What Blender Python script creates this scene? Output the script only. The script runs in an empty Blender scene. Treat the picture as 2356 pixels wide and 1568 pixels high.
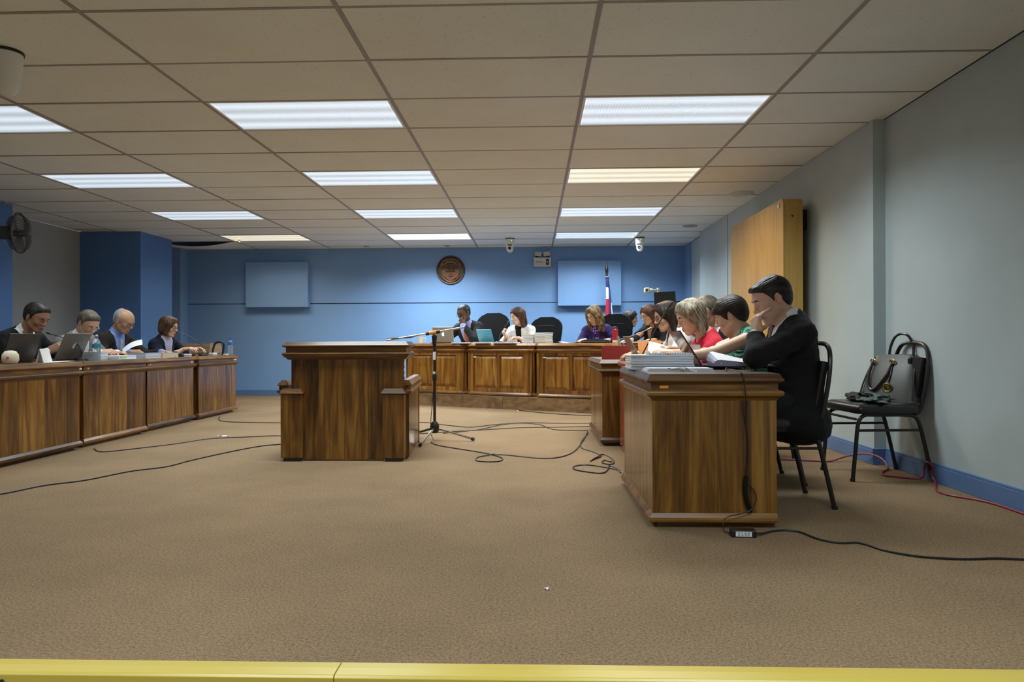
import bpy, bmesh, math, random
import numpy as np
from mathutils import Vector, Matrix, Euler

random.seed(7)
rng = np.random.default_rng(7)
PI = math.pi
scene = bpy.context.scene
COL = scene.collection

# ------------------------------------------------------------------ camera
cam_data = bpy.data.cameras.new('camera')
cam_data.sensor_width = 36.0
cam_data.lens = 1600.0 / 2356.0 * 36.0
cam_data.clip_start = 0.02
cam = bpy.data.objects.new('camera', cam_data)
COL.objects.link(cam)
cam.matrix_world = (Matrix.Translation((0, 0, 0.87)) @ Matrix.Rotation(0.0305, 4, 'Z')
                    @ Matrix.Rotation(PI / 2 + 0.0015, 4, 'X') @ Matrix.Rotation(-0.0035, 4, 'Z'))
scene.camera = cam

# ------------------------------------------------------------------ world, exposure
world = bpy.data.worlds.new('world')
scene.world = world
world.use_nodes = True
world.node_tree.nodes['Background'].inputs['Color'].default_value = (0.62, 0.66, 0.72, 1)
world.node_tree.nodes['Background'].inputs['Strength'].default_value = 0.25
vs = scene.view_settings
vs.view_transform = 'Standard'
vs.look = 'None'
vs.gamma = 1.0
vs.use_curve_mapping = False
vs.exposure = 0.12
LAMP_W = 30.0            # watts of one ceiling troffer

# ------------------------------------------------------------------ materials
MATS = {}


class NT:
    """small helper around a node tree"""
    def __init__(self, name, rough=0.6, color=(0.5, 0.5, 0.5), metal=0.0, spec=0.5):
        self.m = bpy.data.materials.new(name)
        self.m.use_nodes = True
        self.t = self.m.node_tree
        self.b = self.t.nodes['Principled BSDF']
        self.set('Base Color', (*color, 1))
        self.set('Roughness', rough)
        self.set('Metallic', metal)
        self.set('Specular IOR Level', spec)
        MATS[name] = self.m

    def set(self, k, v):
        self.b.inputs[k].default_value = v

    def n(self, typ, **kw):
        nd = self.t.nodes.new(typ)
        for k, v in kw.items():
            if k in nd.inputs:
                nd.inputs[k].default_value = v
            else:
                setattr(nd, k, v)
        return nd

    def l(self, a, b):
        self.t.links.new(a, b)

    def coords(self, scale=(1, 1, 1), rand=0.0, kind='Object'):
        tc = self.n('ShaderNodeTexCoord')
        mp = self.n('ShaderNodeMapping')
        mp.inputs['Scale'].default_value = scale
        self.l(tc.outputs[kind], mp.inputs['Vector'])
        if rand:
            oi = self.n('ShaderNodeObjectInfo')
            ml = self.n('ShaderNodeMath', operation='MULTIPLY')
            ml.inputs[1].default_value = rand
            self.l(oi.outputs['Random'], ml.inputs[0])
            cb = self.n('ShaderNodeCombineXYZ')
            for i in range(3):
                self.l(ml.outputs[0], cb.inputs[i])
            self.l(cb.outputs[0], mp.inputs['Location'])
        return mp.outputs[0]

    def ramp(self, fac, stops):
        r = self.n('ShaderNodeValToRGB')
        e = r.color_ramp.elements
        while len(e) < len(stops):
            e.new(0.5)
        for i, (p, c) in enumerate(stops):
            e[i].position = p
            e[i].color = (*c, 1)
        self.l(fac, r.inputs[0])
        return r.outputs[0]

    def noise(self, vec, scale=5, detail=2, rough=0.5, dist=0.0):
        nd = self.n('ShaderNodeTexNoise')
        nd.inputs['Scale'].default_value = scale
        nd.inputs['Detail'].default_value = detail
        nd.inputs['Roughness'].default_value = rough
        nd.inputs['Distortion'].default_value = dist
        self.l(vec, nd.inputs['Vector'])
        return nd.outputs[0]

    def bump(self, h, strength=0.2, dist=0.01):
        bp = self.n('ShaderNodeBump')
        bp.inputs['Strength'].default_value = strength
        bp.inputs['Distance'].default_value = dist
        self.l(h, bp.inputs['Height'])
        self.l(bp.outputs[0], self.b.inputs['Normal'])

    def base(self, sock):
        self.l(sock, self.b.inputs['Base Color'])


def plain(name, color, rough=0.5, metal=0.0, spec=0.5, emit=None, es=1.0, alpha=None, trans=0.0):
    t = NT(name, rough, color, metal, spec)
    if emit:
        t.set('Emission Color', (*emit, 1))
        t.set('Emission Strength', es)
    if trans:
        t.set('Transmission Weight', trans)
        t.set('IOR', 1.33)
    return t.m


def wood(name, axis, cols, rough=0.28, scale=1.0, coat=0.16):
    t = NT(name, rough)
    s = [10.0, 10.0, 10.0]
    s[axis] = 1.0
    v = t.coords([q * scale for q in s], rand=37.0)
    n1 = t.noise(v, 1.0, 3, 0.55, 1.7)
    s2 = [60.0, 60.0, 60.0]
    s2[axis] = 3.0
    v2 = t.coords([q * scale for q in s2], rand=11.0)
    n2 = t.noise(v2, 1.0, 3, 0.6)
    mx = t.n('ShaderNodeMix', data_type='FLOAT')
    mx.inputs[0].default_value = 0.28
    t.l(n1, mx.inputs[2])
    t.l(n2, mx.inputs[3])
    oi = t.n('ShaderNodeObjectInfo')
    ad = t.n('ShaderNodeMath', operation='MULTIPLY_ADD')
    ad.inputs[1].default_value = 0.16
    t.l(oi.outputs['Random'], ad.inputs[0])
    sb = t.n('ShaderNodeMath', operation='SUBTRACT')
    t.l(mx.outputs[0], sb.inputs[0])
    sb.inputs[1].default_value = 0.08
    t.l(sb.outputs[0], ad.inputs[2])
    c = t.ramp(ad.outputs[0], [(0.30, cols[0]), (0.43, cols[1]), (0.54, cols[2]), (0.68, cols[3])])
    t.base(c)
    t.bump(n2, 0.04, 0.002)
    t.set('Coat Weight', coat)
    t.set('Coat Roughness', 0.12)
    return t.m


WD = [(0.021, 0.0072, 0.0017), (0.090, 0.036, 0.0058), (0.170, 0.073, 0.0105), (0.30, 0.148, 0.027)]
WB = [(0.045, 0.015, 0.003), (0.15, 0.060, 0.010), (0.25, 0.108, 0.018), (0.38, 0.185, 0.038)]
WR = [(0.16, 0.035, 0.012), (0.24, 0.055, 0.018), (0.30, 0.075, 0.024), (0.36, 0.10, 0.035)]
wood('wood_grain_upright', 2, WD)
wood('wood_grain_along', 0, WD, 0.36, 1.0, 0.12)
wood('wood_grain_across', 1, WD, 0.36, 1.0, 0.12)
wood('bench_wood_upright', 2, WB)
wood('bench_wood_along', 0, WB, 0.34, 1.0, 0.12)
wood('red_wood', 0, WR)
wood('dais_wood', 0, [(0.05, 0.028, 0.014), (0.13, 0.07, 0.03), (0.20, 0.115, 0.05), (0.27, 0.16, 0.075)], 0.5, 0.5, 0.0)
wood('oak_veneer', 2, [(0.44, 0.26, 0.055), (0.50, 0.30, 0.07), (0.53, 0.325, 0.08), (0.57, 0.36, 0.10)], 0.42, 1.0, 0.1)
wood('carved_dark', 0, [(0.022, 0.008, 0.004), (0.040, 0.016, 0.007), (0.060, 0.025, 0.011), (0.09, 0.04, 0.018)], 0.35, 3.0, 0.2)
wood('carved_wood', 0, [(0.10, 0.036, 0.014), (0.17, 0.068, 0.027), (0.22, 0.095, 0.040), (0.28, 0.135, 0.06)], 0.3, 3.0, 0.3)


def carpet():
    t = NT('carpet', 0.95, spec=0.1)
    v = t.coords()
    n1 = t.noise(v, 260, 3, 0.7)
    n2 = t.noise(v, 1.1, 4, 0.6)
    c1 = t.ramp(n1, [(0.25, (0.142, 0.094, 0.054)), (0.5, (0.290, 0.203, 0.122)), (0.75, (0.45, 0.328, 0.208))])
    c2 = t.ramp(n2, [(0.3, (0.80, 0.80, 0.80)), (0.7, (1.08, 1.06, 1.04))])
    mx = t.n('ShaderNodeMix', data_type='RGBA', blend_type='MULTIPLY')
    mx.inputs[0].default_value = 1.0
    t.l(c1, mx.inputs[6])
    t.l(c2, mx.inputs[7])
    n4 = t.noise(v, 110, 2, 0.6)
    c3 = t.ramp(n4, [(0.32, (0.66, 0.65, 0.63)), (0.66, (1.14, 1.14, 1.14))])
    m2 = t.n('ShaderNodeMix', data_type='RGBA', blend_type='MULTIPLY')
    m2.inputs[0].default_value = 1.0
    t.l(mx.outputs[2], m2.inputs[6])
    t.l(c3, m2.inputs[7])
    t.base(m2.outputs[2])
    t.bump(n1, 0.6, 0.004)


carpet()


def paint(name, col, var=0.05, rough=0.55):
    t = NT(name, rough)
    v = t.coords()
    n = t.noise(v, 1.7, 4, 0.6)
    t.base(t.ramp(n, [(0.3, tuple(c * (1 - var) for c in col)), (0.7, tuple(c * (1 + var) for c in col))]))
    t.bump(t.noise(v, 90, 2), 0.05, 0.003)


paint('wall_pale', (0.47, 0.545, 0.56))
paint('wall_grey', (0.40, 0.42, 0.42))
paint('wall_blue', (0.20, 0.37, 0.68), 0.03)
paint('wall_blue_shaded', (0.10, 0.22, 0.50), 0.03)  # same blue paint, with the shade on the left column and pier mixed in
paint('baseboard_blue', (0.115, 0.205, 0.41), 0.06, 0.4)
plain('groove_dark', (0.012, 0.02, 0.05), 0.8)


def tile():
    t = NT('ceiling_tile', 0.95, spec=0.1)
    v = t.coords((1, 1, 1), rand=9.0)
    a = t.noise(v, 70, 2, 0.6, 0.4)
    b = t.noise(v, 190, 2, 0.5)
    c = t.noise(v, 2.0, 3, 0.5)
    ca = t.ramp(a, [(0.30, (0.66, 0.695, 0.67)), (0.37, (0.84, 0.875, 0.85))])
    cc = t.ramp(c, [(0.3, (0.95, 0.94, 0.93)), (0.7, (1.0, 1.0, 1.0))])
    mx = t.n('ShaderNodeMix', data_type='RGBA', blend_type='MULTIPLY')
    mx.inputs[0].default_value = 1.0
    t.l(ca, mx.inputs[6])
    t.l(cc, mx.inputs[7])
    t.base(mx.outputs[2])
    t.bump(b, 0.15, 0.003)


tile()
plain('grid_metal', (0.34, 0.30, 0.28), 0.5)
plain('plenum_dark', (0.02, 0.02, 0.02), 0.9)
plain('nosing_yellow', (0.60, 0.46, 0.075), 0.32)
plain('black_plastic', (0.012, 0.012, 0.013), 0.38)
plain('black_metal', (0.016, 0.015, 0.014), 0.3)
plain('black_vinyl', (0.018, 0.016, 0.015), 0.28)
plain('black_fabric', (0.009, 0.009, 0.010), 0.9, spec=0.1)
plain('chrome', (0.72, 0.72, 0.72), 0.18, 1.0)
plain('grey_metal', (0.30, 0.30, 0.31), 0.35, 0.8)
plain('white_plastic', (0.78, 0.78, 0.76), 0.35)
plain('off_white_plastic', (0.62, 0.61, 0.56), 0.4)
plain('cream_plastic', (0.78, 0.72, 0.52), 0.45)
plain('fan_grey', (0.075, 0.072, 0.068), 0.45)
plain('paper', (0.80, 0.80, 0.82), 0.8)
plain('paper_blue', (0.60, 0.66, 0.78), 0.8)
plain('paper_cream', (0.70, 0.64, 0.50), 0.8)
plain('manila', (0.42, 0.30, 0.19), 0.8)
plain('orange_sticker', (0.90, 0.32, 0.03), 0.6)
plain('white_sticker', (0.75, 0.78, 0.80), 0.6)
plain('brass', (0.83, 0.62, 0.25), 0.2, 1.0)


# ------------------------------------------------------------------ mesh building
class MB:
    def __init__(self):
        self.v = []
        self.f = []
        self.M = None

    def _add(self, vs_, fs):
        o = len(self.v)
        if self.M is not None:
            vs_ = [self.M @ Vector(p) for p in vs_]
        self.v += [tuple(p) for p in vs_]
        self.f += [tuple(o + i for i in f) for f in fs]
        return self

    def box(self, x0, x1, y0, y1, z0, z1):
        return self._add([(x0, y0, z0), (x1, y0, z0), (x1, y1, z0), (x0, y1, z0),
                          (x0, y0, z1), (x1, y0, z1), (x1, y1, z1), (x0, y1, z1)],
                         [(0, 3, 2, 1), (4, 5, 6, 7), (0, 1, 5, 4), (1, 2, 6, 5), (2, 3, 7, 6), (3, 0, 4, 7)])

    def rings(self, rs, cap0=True, cap1=True, closed=False):
        n = len(rs[0])
        vs_ = [p for r in rs for p in r]
        fs = []
        m = len(rs)
        for i in range(m if closed else m - 1):
            a = i * n
            b = ((i + 1) % m) * n
            for j in range(n):
                k = (j + 1) % n
                fs.append((a + j, a + k, b + k, b + j))
        if not closed:
            if cap0:
                fs.append(tuple(range(n - 1, -1, -1)))
            if cap1:
                fs.append(tuple((m - 1) * n + j for j in range(n)))
        return self._add(vs_, fs)

    def prism(self, poly, z0, z1):
        return self.rings([[(x, y, z0) for x, y in poly], [(x, y, z1) for x, y in poly]])

    def mould(self, poly, prof):
        """sweep: plan polygon (ccw) offset outward by d at height z"""
        n = len(poly)
        nrm = []
        for i in range(n):
            a, b, c = Vector(poly[i - 1]), Vector(poly[i]), Vector(poly[(i + 1) % n])
            d1 = (b - a).normalized()
            d2 = (c - b).normalized()
            n1 = Vector((d1.y, -d1.x))
            n2 = Vector((d2.y, -d2.x))
            k = 1 + n1.dot(n2)
            nrm.append((n1 + n2) / max(k, 0.2))
        return self.rings([[(poly[i][0] + nrm[i].x * d, poly[i][1] + nrm[i].y * d, z) for i in range(n)] for d, z in prof])

    def strip(self, path, prof):
        """moulding profile (closed, offset outward / height) mitred along an open plan path (ccw)"""
        n = len(path)
        rs = []
        for i in range(n):
            b = Vector(path[i])
            ds = []
            if i > 0:
                ds.append((b - Vector(path[i - 1])).normalized())
            if i < n - 1:
                ds.append((Vector(path[i + 1]) - b).normalized())
            ns = [Vector((q.y, -q.x)) for q in ds]
            nn = ns[0] if len(ns) == 1 else (ns[0] + ns[1]) / max(1 + ns[0].dot(ns[1]), 0.2)
            rs.append([(b.x + nn.x * o, b.y + nn.y * o, z) for o, z in prof])
        return self.rings(rs)

    def lathe(self, prof, seg=20, c=(0, 0, 0), axis='z'):
        rs = []
        for r, z in prof:
            ring = []
            for j in range(seg):
                a = 2 * PI * j / seg
                p = (r * math.cos(a), r * math.sin(a), z)
                if axis == 'x':
                    p = (z, r * math.cos(a), r * math.sin(a))
                elif axis == 'y':
                    p = (r * math.cos(a), -z, r * math.sin(a))
                ring.append((p[0] + c[0], p[1] + c[1], p[2] + c[2]))
            rs.append(ring)
        return self.rings(rs)

    def tube(self, pts, r, seg=8, closed=False):
        P = [Vector(p) for p in pts]
        n = len(P)
        rr = r if isinstance(r, (list, tuple)) else [r] * n
        T = []
        for i in range(n):
            if closed:
                d = P[(i + 1) % n] - P[i - 1]
            else:
                d = P[min(i + 1, n - 1)] - P[max(i - 1, 0)]
            T.append(d.normalized())
        u = T[0].orthogonal().normalized()
        rs = []
        for i in range(n):
            u = (u - T[i] * u.dot(T[i]))
            u = u.normalized() if u.length > 1e-6 else T[i].orthogonal().normalized()
            w = T[i].cross(u)
            rs.append([P[i] + (u * math.cos(2 * PI * j / seg) + w * math.sin(2 * PI * j / seg)) * rr[i] for j in range(seg)])
        return self.rings(rs, closed=closed)

    def sheet(self, grid, th):
        """grid[i][j] of points, thickened along -normal (z-ish)"""
        n, m = len(grid), len(grid[0])
        top = [Vector(p) for r in grid for p in r]
        nr = []
        for i in range(n):
            for j in range(m):
                a = Vector(grid[min(i + 1, n - 1)][j]) - Vector(grid[max(i - 1, 0)][j])
                b = Vector(grid[i][min(j + 1, m - 1)]) - Vector(grid[i][max(j - 1, 0)])
                nr.append(a.cross(b).normalized())
        bot = [p - q * th for p, q in zip(top, nr)]
        fs = []
        N = n * m
        for i in range(n - 1):
            for j in range(m - 1):
                a, b, c, d = i * m + j, (i + 1) * m + j, (i + 1) * m + j + 1, i * m + j + 1
                fs.append((a, b, c, d))
                fs.append((N + d, N + c, N + b, N + a))
        edge = [i * m for i in range(n)] + [(n - 1) * m + j for j in range(1, m)] + \
               [i * m + m - 1 for i in range(n - 2, -1, -1)] + [j for j in range(m - 2, 0, -1)]
        for k in range(len(edge)):
            a, b = edge[k], edge[(k + 1) % len(edge)]
            fs.append((b, a, N + a, N + b))
        return self._add(top + bot, fs)

    def data(self, name, bevel=0.0, segs=2, smooth=False, ang=35):
        me = bpy.data.meshes.new(name)
        bm = bmesh.new()
        bv = [bm.verts.new(p) for p in self.v]
        for f in self.f:
            try:
                bm.faces.new([bv[i] for i in f])
            except ValueError:
                pass
        bmesh.ops.recalc_face_normals(bm, faces=bm.faces)
        if bevel:
            es = [e for e in bm.edges if len(e.link_faces) == 2 and e.calc_face_angle(0) > math.radians(25)]
            bmesh.ops.bevel(bm, geom=es, offset=bevel, segments=segs, profile=0.5, affect='EDGES', clamp_overlap=True)
        bm.to_mesh(me)
        bm.free()
        if smooth:
            me.polygons.foreach_set('use_smooth', [True] * len(me.polygons))
            me.set_sharp_from_angle(angle=math.radians(ang))
        return me

    def build(self, name, mat, parent=None, bevel=0.0, segs=2, smooth=False, loc=None, rot=None, ang=35, label=None):
        me = self.data(name, bevel, segs, smooth, ang)
        return mesh_obj(name, me, mat, parent, loc, rot, label)


def mesh_obj(name, me, mat, parent=None, loc=None, rot=None, label=None):
    if mat:
        me.materials.append(MATS[mat] if isinstance(mat, str) else mat)
    o = bpy.data.objects.new(name, me)
    COL.objects.link(o)
    if parent:
        o.parent = parent
    if loc:
        o.location = loc
    if rot:
        o.rotation_euler = rot
    if label:
        o['label'] = label
    return o


def thing(name, label, cat, loc=(0, 0, 0), rz=0.0, group=None, rot=None):
    o = bpy.data.objects.new(name, None)
    o.empty_display_size = 0.1
    COL.objects.link(o)
    o.location = loc
    o.rotation_euler = rot if rot else (0, 0, rz)
    return tag(o, label, cat, group)


def tag(o, label, cat, group=None):
    o['label'] = label
    o['category'] = cat
    if group:
        o['group'] = group
    return o


def struct(o):
    o['kind'] = 'structure'
    return o


def copy_tree(o, parent=None):
    c = o.copy()
    COL.objects.link(c)
    c.parent = parent
    for ch in list(o.children):
        copy_tree(ch, c)
    return c


def arc(c, r, a0, a1, n, plane='xy'):
    out = []
    for i in range(n + 1):
        a = a0 + (a1 - a0) * i / n
        p = (r * math.cos(a), r * math.sin(a))
        out.append((c[0] + p[0], c[1] + p[1]))
    return out


def spline(pts, n=8):
    """catmull-rom through 3d points"""
    P = [Vector(p) for p in pts]
    P = [P[0] * 2 - P[1]] + P + [P[-1] * 2 - P[-2]]
    out = []
    for i in range(1, len(P) - 2):
        for k in range(n):
            t = k / n
            a, b, c, d = P[i - 1], P[i], P[i + 1], P[i + 2]
            out.append(0.5 * ((2 * b) + (c - a) * t + (2 * a - 5 * b + 4 * c - d) * t * t + (3 * b - a - 3 * c + d) * t ** 3))
    out.append(P[-2])
    return out

# ================================================================== THE ROOM
ZC = 2.425
X0, Y0 = -2.125, 4.42             # grid origin (column line k=0, light row n=0)
XR, XL, YB, YF = 2.48, -6.31, 11.42, -3.2

fl = struct(MB().box(XL - 0.3, XR + 0.3, 1.86, YB + 0.2, -0.05, 0.0).build('floor', 'carpet'))
lf = struct(MB().box(XL - 0.3, XR + 0.3, YF - 0.2, 1.80, -0.40, -0.34).build('floor', 'carpet'))
rs_ = struct(MB().box(XL - 0.3, XR + 0.3, 1.80, 1.8599, -0.40, -0.002).build('trim_1', 'carpet'))
# yellow step nosing: two lengths butted together with screws
for i, (xa, xb) in enumerate(((-3.2, -0.522), (-0.520, 2.45))):
    n = MB()
    pr = [(1.868, 0.001), (1.868, 0.006), (1.835, 0.007), (1.797, 0.006), (1.790, 0.0), (1.790, -0.05), (1.797, -0.05), (1.797, 0.001)]
    n.rings([[(xa, y, z) for y, z in pr], [(xb, y, z) for y, z in pr]])
    o = struct(n.build('trim_%d' % (2 + i), 'nosing_yellow', bevel=0.0015))
    for x in ([-0.58, -1.4, -2.3] if i == 0 else [-0.46, 0.66, 1.7]):
        MB().lathe([(0.0, 0.001), (0.007, 0.001), (0.006, 0.003), (0.0, 0.0035)], 10, (x, 1.789, -0.018), 'y').build('screw', 'black_metal', o)

# walls
w = struct(MB().box(XL - 0.3, XR + 0.3, YB, YB + 0.12, 0, ZC + 0.2).build('wall_back', 'wall_blue'))
# vertical panel joints and the horizontal groove are real gaps between cladding panels
zg = 1.515
xs = [-5.75, -4.55, -3.33, -2.11, -0.89, 0.33, 1.55, 2.47]
for a, b in zip(xs[:-1], xs[1:]):
    MB().box(a + 0.0003, b - 0.0003, YB - 0.012, YB + 0.001, zg + 0.010, ZC + 0.02).build('wall_panel', 'wall_blue', w)
    MB().box(a + 0.0002, b - 0.0002, YB - 0.012, YB + 0.001, 0.09, zg - 0.004).build('wall_panel', 'wall_blue', w)
MB().box(xs[0], xs[-1], YB - 0.001, YB + 0.001, zg - 0.004, zg + 0.010).build('groove', 'groove_dark', w)
struct(MB().box(xs[0], xs[-1], YB - 0.022, YB + 0.001, 0, 0.088).build('baseboard_back', 'baseboard_blue', bevel=0.003))
struct(MB().box(2.46, 2.80, YB - 0.45, YB, 0, ZC).build('wall_back_pier', 'wall_blue'))
struct(MB().box(-6.31, -5.75, YB - 0.25, YB, 0, ZC).build('wall_back_return', 'wall_blue'))
struct(MB().box(-6.4, -5.45, 9.5, 10.34, 0, ZC).build('wall_left_column', 'wall_blue_shaded'))
struct(MB().box(-6.5, -5.83, 6.75, 7.62, 0, ZC).build('wall_left_pier', 'wall_blue_shaded'))
struct(MB().box(XL - 0.12, XL, YF, YB, -0.4, ZC).build('wall_left', 'wall_grey'))
struct(MB().box(XR, XR + 0.12, YF, YB + 0.1, -0.4, ZC).build('wall_right', 'wall_pale'))
XP = 2.395
wr = struct(MB().box(XP, XR + 0.01, 4.97, 8.62, 0, ZC).build('wall_right_far', 'wall_pale'))
struct(MB().box(XP - 0.008, XR + 0.01, 8.625, 10.02, 0, ZC).build('wall_right_end', 'wall_pale'))
struct(MB().box(XL, XR, YF - 0.1, YF, -0.4, ZC).build('wall_front', 'wall_pale'))
# baseboards of the right wall: body and a thin sloping cap
def bboard(name, pts, h=0.115, t=0.018):
    b = MB()
    for (x0, x1, y0, y1) in pts:
        b.box(x0, x1, y0, y1, 0, h - 0.014)
        b.box(x0 + t * 0.3 * (x1 - x0 < 0.05), x1, y0, y1, h - 0.014, h)
    return struct(b.build(name, 'baseboard_blue', bevel=0.003))
bboard('baseboard_right', [(XR - 0.02, XR, 1.0, 4.949)])
bboard('baseboard_right_far', [(XP - 0.02, XP, 4.9705, 10.0)])
bboard('baseboard_right_pier', [(XP - 0.02, XR, 4.95, 4.97)])
bboard('baseboard_left', [(XL, XL + 0.02, 1.9, 6.75)])

# ceiling: backing, grid bars and one object per mineral tile
ce = struct(MB().box(XL - 0.3, XR + 0.3, YF - 0.2, YB + 0.2, ZC + 0.16, ZC + 0.20).build('ceiling', 'plenum_dark'))
cols = list(range(-4, 4))
rows = list(range(-12, 12))
LIGHTS = {}
for k in (-2, 0, 2):
    for n in (-9, -6, 0, 3, 6, 9):
        LIGHTS[(k, n)] = 1
xline = [X0 + 1.22 * k for k in cols]
bw = 0.012
for x in xline:
    if XL < x < XR:
        MB().box(x - bw, x + bw, YF, YB, ZC - 0.001, ZC + 0.030).build('grid_main_bar', 'grid_metal', ce)
tcache = {}
for k in cols:
    xa, xb = max(X0 + 1.22 * k, XL), min(X0 + 1.22 * (k + 1), XR)
    if xb - xa < 0.05:
        continue
    for n in rows:
        ya, yb = max(Y0 + 0.61 * n, YF), min(Y0 + 0.61 * (n + 1), YB)
        if yb - ya < 0.05:
            continue
        if ya > YF:
            MB().box(xa + bw, xb - bw, ya - 0.0095, ya + 0.0095, ZC, ZC + 0.025).build('grid_cross_bar', 'grid_metal', ce)
        if (k, n) in LIGHTS:
            continue
        cx, cy = (xa + xb) / 2, (ya + yb) / 2
        hx, hy = (xb - xa) / 2 - bw * 0.75, (yb - ya) / 2 - 0.007
        if (k, n) == (-3, 10):
            # sagging water-damaged tile by the left column
            g = [[(cx - hx + 2 * hx * i / 16, cy - hy + 2 * hy * j / 6,
                   ZC + 0.004 - 0.075 * math.sin(PI * i / 16) * (0.35 + 0.65 * (1 - j / 6))) for j in range(7)] for i in range(17)]
            MB().sheet(g, 0.012).build('sagging_tile', 'ceiling_tile', ce, smooth=True)
            continue
        key = (round(hx, 3), round(hy, 3))
        if key not in tcache:
            tcache[key] = MB().box(-hx, hx, -hy, hy, 0.0, 0.015).data('ceiling_tile', bevel=0.002, segs=1)
            tcache[key].materials.append(MATS['ceiling_tile'])
        o = bpy.data.objects.new('ceiling_tile', tcache[key])
        COL.objects.link(o)
        o.parent = ce
        o.location = (cx, cy, ZC + 0.002 + random.uniform(-0.0015, 0.002))
        o.rotation_euler = (random.uniform(-1, 1) * 0.002, random.uniform(-1, 1) * 0.0015, 0)


# ------------------------------------------------------------------ troffers
def diffuser_mat(name, col, strength):
    t = NT(name, 0.35, (0.8, 0.82, 0.85))
    tc = t.n('ShaderNodeTexCoord')
    sp = t.n('ShaderNodeSeparateXYZ')
    t.l(tc.outputs['Object'], sp.inputs[0])
    # three tubes behind the lens: bright bands along x
    m = t.n('ShaderNodeMath', operation='MULTIPLY_ADD')
    m.inputs[1].default_value = 2 * PI / 0.19
    m.inputs[2].default_value = 0.0
    t.l(sp.outputs[1], m.inputs[0])
    cs = t.n('ShaderNodeMath', operation='COSINE')
    t.l(m.outputs[0], cs.inputs[0])
    # prismatic lens ribs
    wx = t.n('ShaderNodeMath', operation='SINE')
    mx_ = t.n('ShaderNodeMath', operation='MULTIPLY')
    mx_.inputs[1].default_value = 2 * PI / 0.020
    t.l(sp.outputs[0], mx_.inputs[0])
    t.l(mx_.outputs[0], wx.inputs[0])
    a = t.n('ShaderNodeMath', operation='MULTIPLY_ADD')
    a.inputs[1].default_value = 0.20
    a.inputs[2].default_value = 0.80
    t.l(cs.outputs[0], a.inputs[0])
    b = t.n('ShaderNodeMath', operation='MULTIPLY_ADD')
    b.inputs[1].default_value = 0.07
    t.l(wx.outputs[0], b.inputs[0])
    t.l(a.outputs[0], b.inputs[2])
    s = t.n('ShaderNodeMath', operation='MULTIPLY')
    s.inputs[1].default_value = strength
    t.l(b.outputs[0], s.inputs[0])
    t.set('Emission Color', (*col, 1))
    t.l(s.outputs[0], t.b.inputs['Emission Strength'])


diffuser_mat('diffuser_cool', (0.72, 0.86, 1.0), 0.78)
diffuser_mat('diffuser_warm', (1.0, 0.90, 0.68), 0.80)
diffuser_mat('diffuser_bare', (0.96, 0.98, 1.0), 1.35)
PLACE = {-2: 'above the left-hand desks', 0: 'above the witness stand', 2: 'above the right-hand desks'}
ROWN = {-6: 'over the visitors area', -9: 'far back over the visitors area', 0: 'furthest from the blue back wall', 3: 'second row towards the blue back wall', 6: 'third row towards the blue back wall', 9: 'next to the blue back wall'}
for (k, n) in sorted(LIGHTS):
    kk = 'diffuser_warm' if (k, n) in ((2, 3), (-2, 9)) else 'diffuser_bare' if (k, n) == (0, 9) else 'diffuser_cool'
    cx, cy = X0 + 1.22 * (k + 0.5), Y0 + 0.61 * (n + 0.5)
    tn = 'warm white' if kk == 'diffuser_warm' else 'bright white' if kk == 'diffuser_bare' else 'cool white'
    t = thing('ceiling_light', '%s fluorescent ceiling panel %s, %s' % (tn, PLACE[k], ROWN[n]), 'ceiling light', (cx, cy, ZC), 0, 'fluorescent ceiling panels')
    hx, hy = 0.598, 0.2955
    f = MB()
    f.box(-hx, hx, -hy, -hy + 0.016, -0.002, 0.03).box(-hx, hx, hy - 0.016, hy, -0.002, 0.03)
    f.box(-hx, -hx + 0.016, -hy + 0.016, hy - 0.016, -0.002, 0.03).box(hx - 0.016, hx, -hy + 0.016, hy - 0.016, -0.002, 0.03)
    f.build('frame', 'white_plastic', t, bevel=0.001)
    MB().box(-hx + 0.016, hx - 0.016, -hy + 0.016, hy - 0.016, 0.004, 0.010).build('diffuser', kk, t)
    MB().box(-hx, hx, -hy, hy, 0.0305, 0.10).build('housing', 'white_plastic', t)
    ld = bpy.data.lights.new('tube_light', 'AREA')
    ld.shape = 'RECTANGLE'
    ld.size, ld.size_y = 1.16, 0.55
    ld.energy = LAMP_W * {-2: 0.45, 0: 1.0, 2: 1.0}[k] * (0.8 if n < 0 else 1.0) * ({(0, 9): 2.2, (2, 9): 1.5, (0, 6): 1.2}.get((k, n), 1.0))      # left bank dimmed to darken that side, back-wall panels raised to brighten the wall
    ld.color = (1.0, 0.86, 0.66) if kk == 'diffuser_warm' else (0.86, 0.955, 0.98)
    ld.spread = math.radians(146)
    lo = bpy.data.objects.new('tube_light', ld)
    COL.objects.link(lo)
    lo.parent = t
    lo.location = (0, 0, 0.0005)

# ================================================================== DESKS
def slab_boards(t, x0, x1, z0, z1, y, n, mat, name='board', th=0.018, side=None, seed=0):
    """upright glued boards with a hairline joint, facing -y (or facing +-x when side is given)"""
    r = random.Random(seed)
    ws = [r.uniform(0.75, 1.3) for _ in range(n)]
    s = sum(ws)
    a = x0
    for i, q in enumerate(ws):
        b = a + (x1 - x0) * q / s
        m = MB()
        e = 0.0003
        if side is None:
            m.box(a + e, b - e, y, y + th, z0, z1)
        elif side < 0:
            m.box(y, y + th, a + e, b - e, z0, z1)
        else:
            m.box(y - th, y, a + e, b - e, z0, z1)
        m.build(name, mat, t)
        a = b


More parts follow.
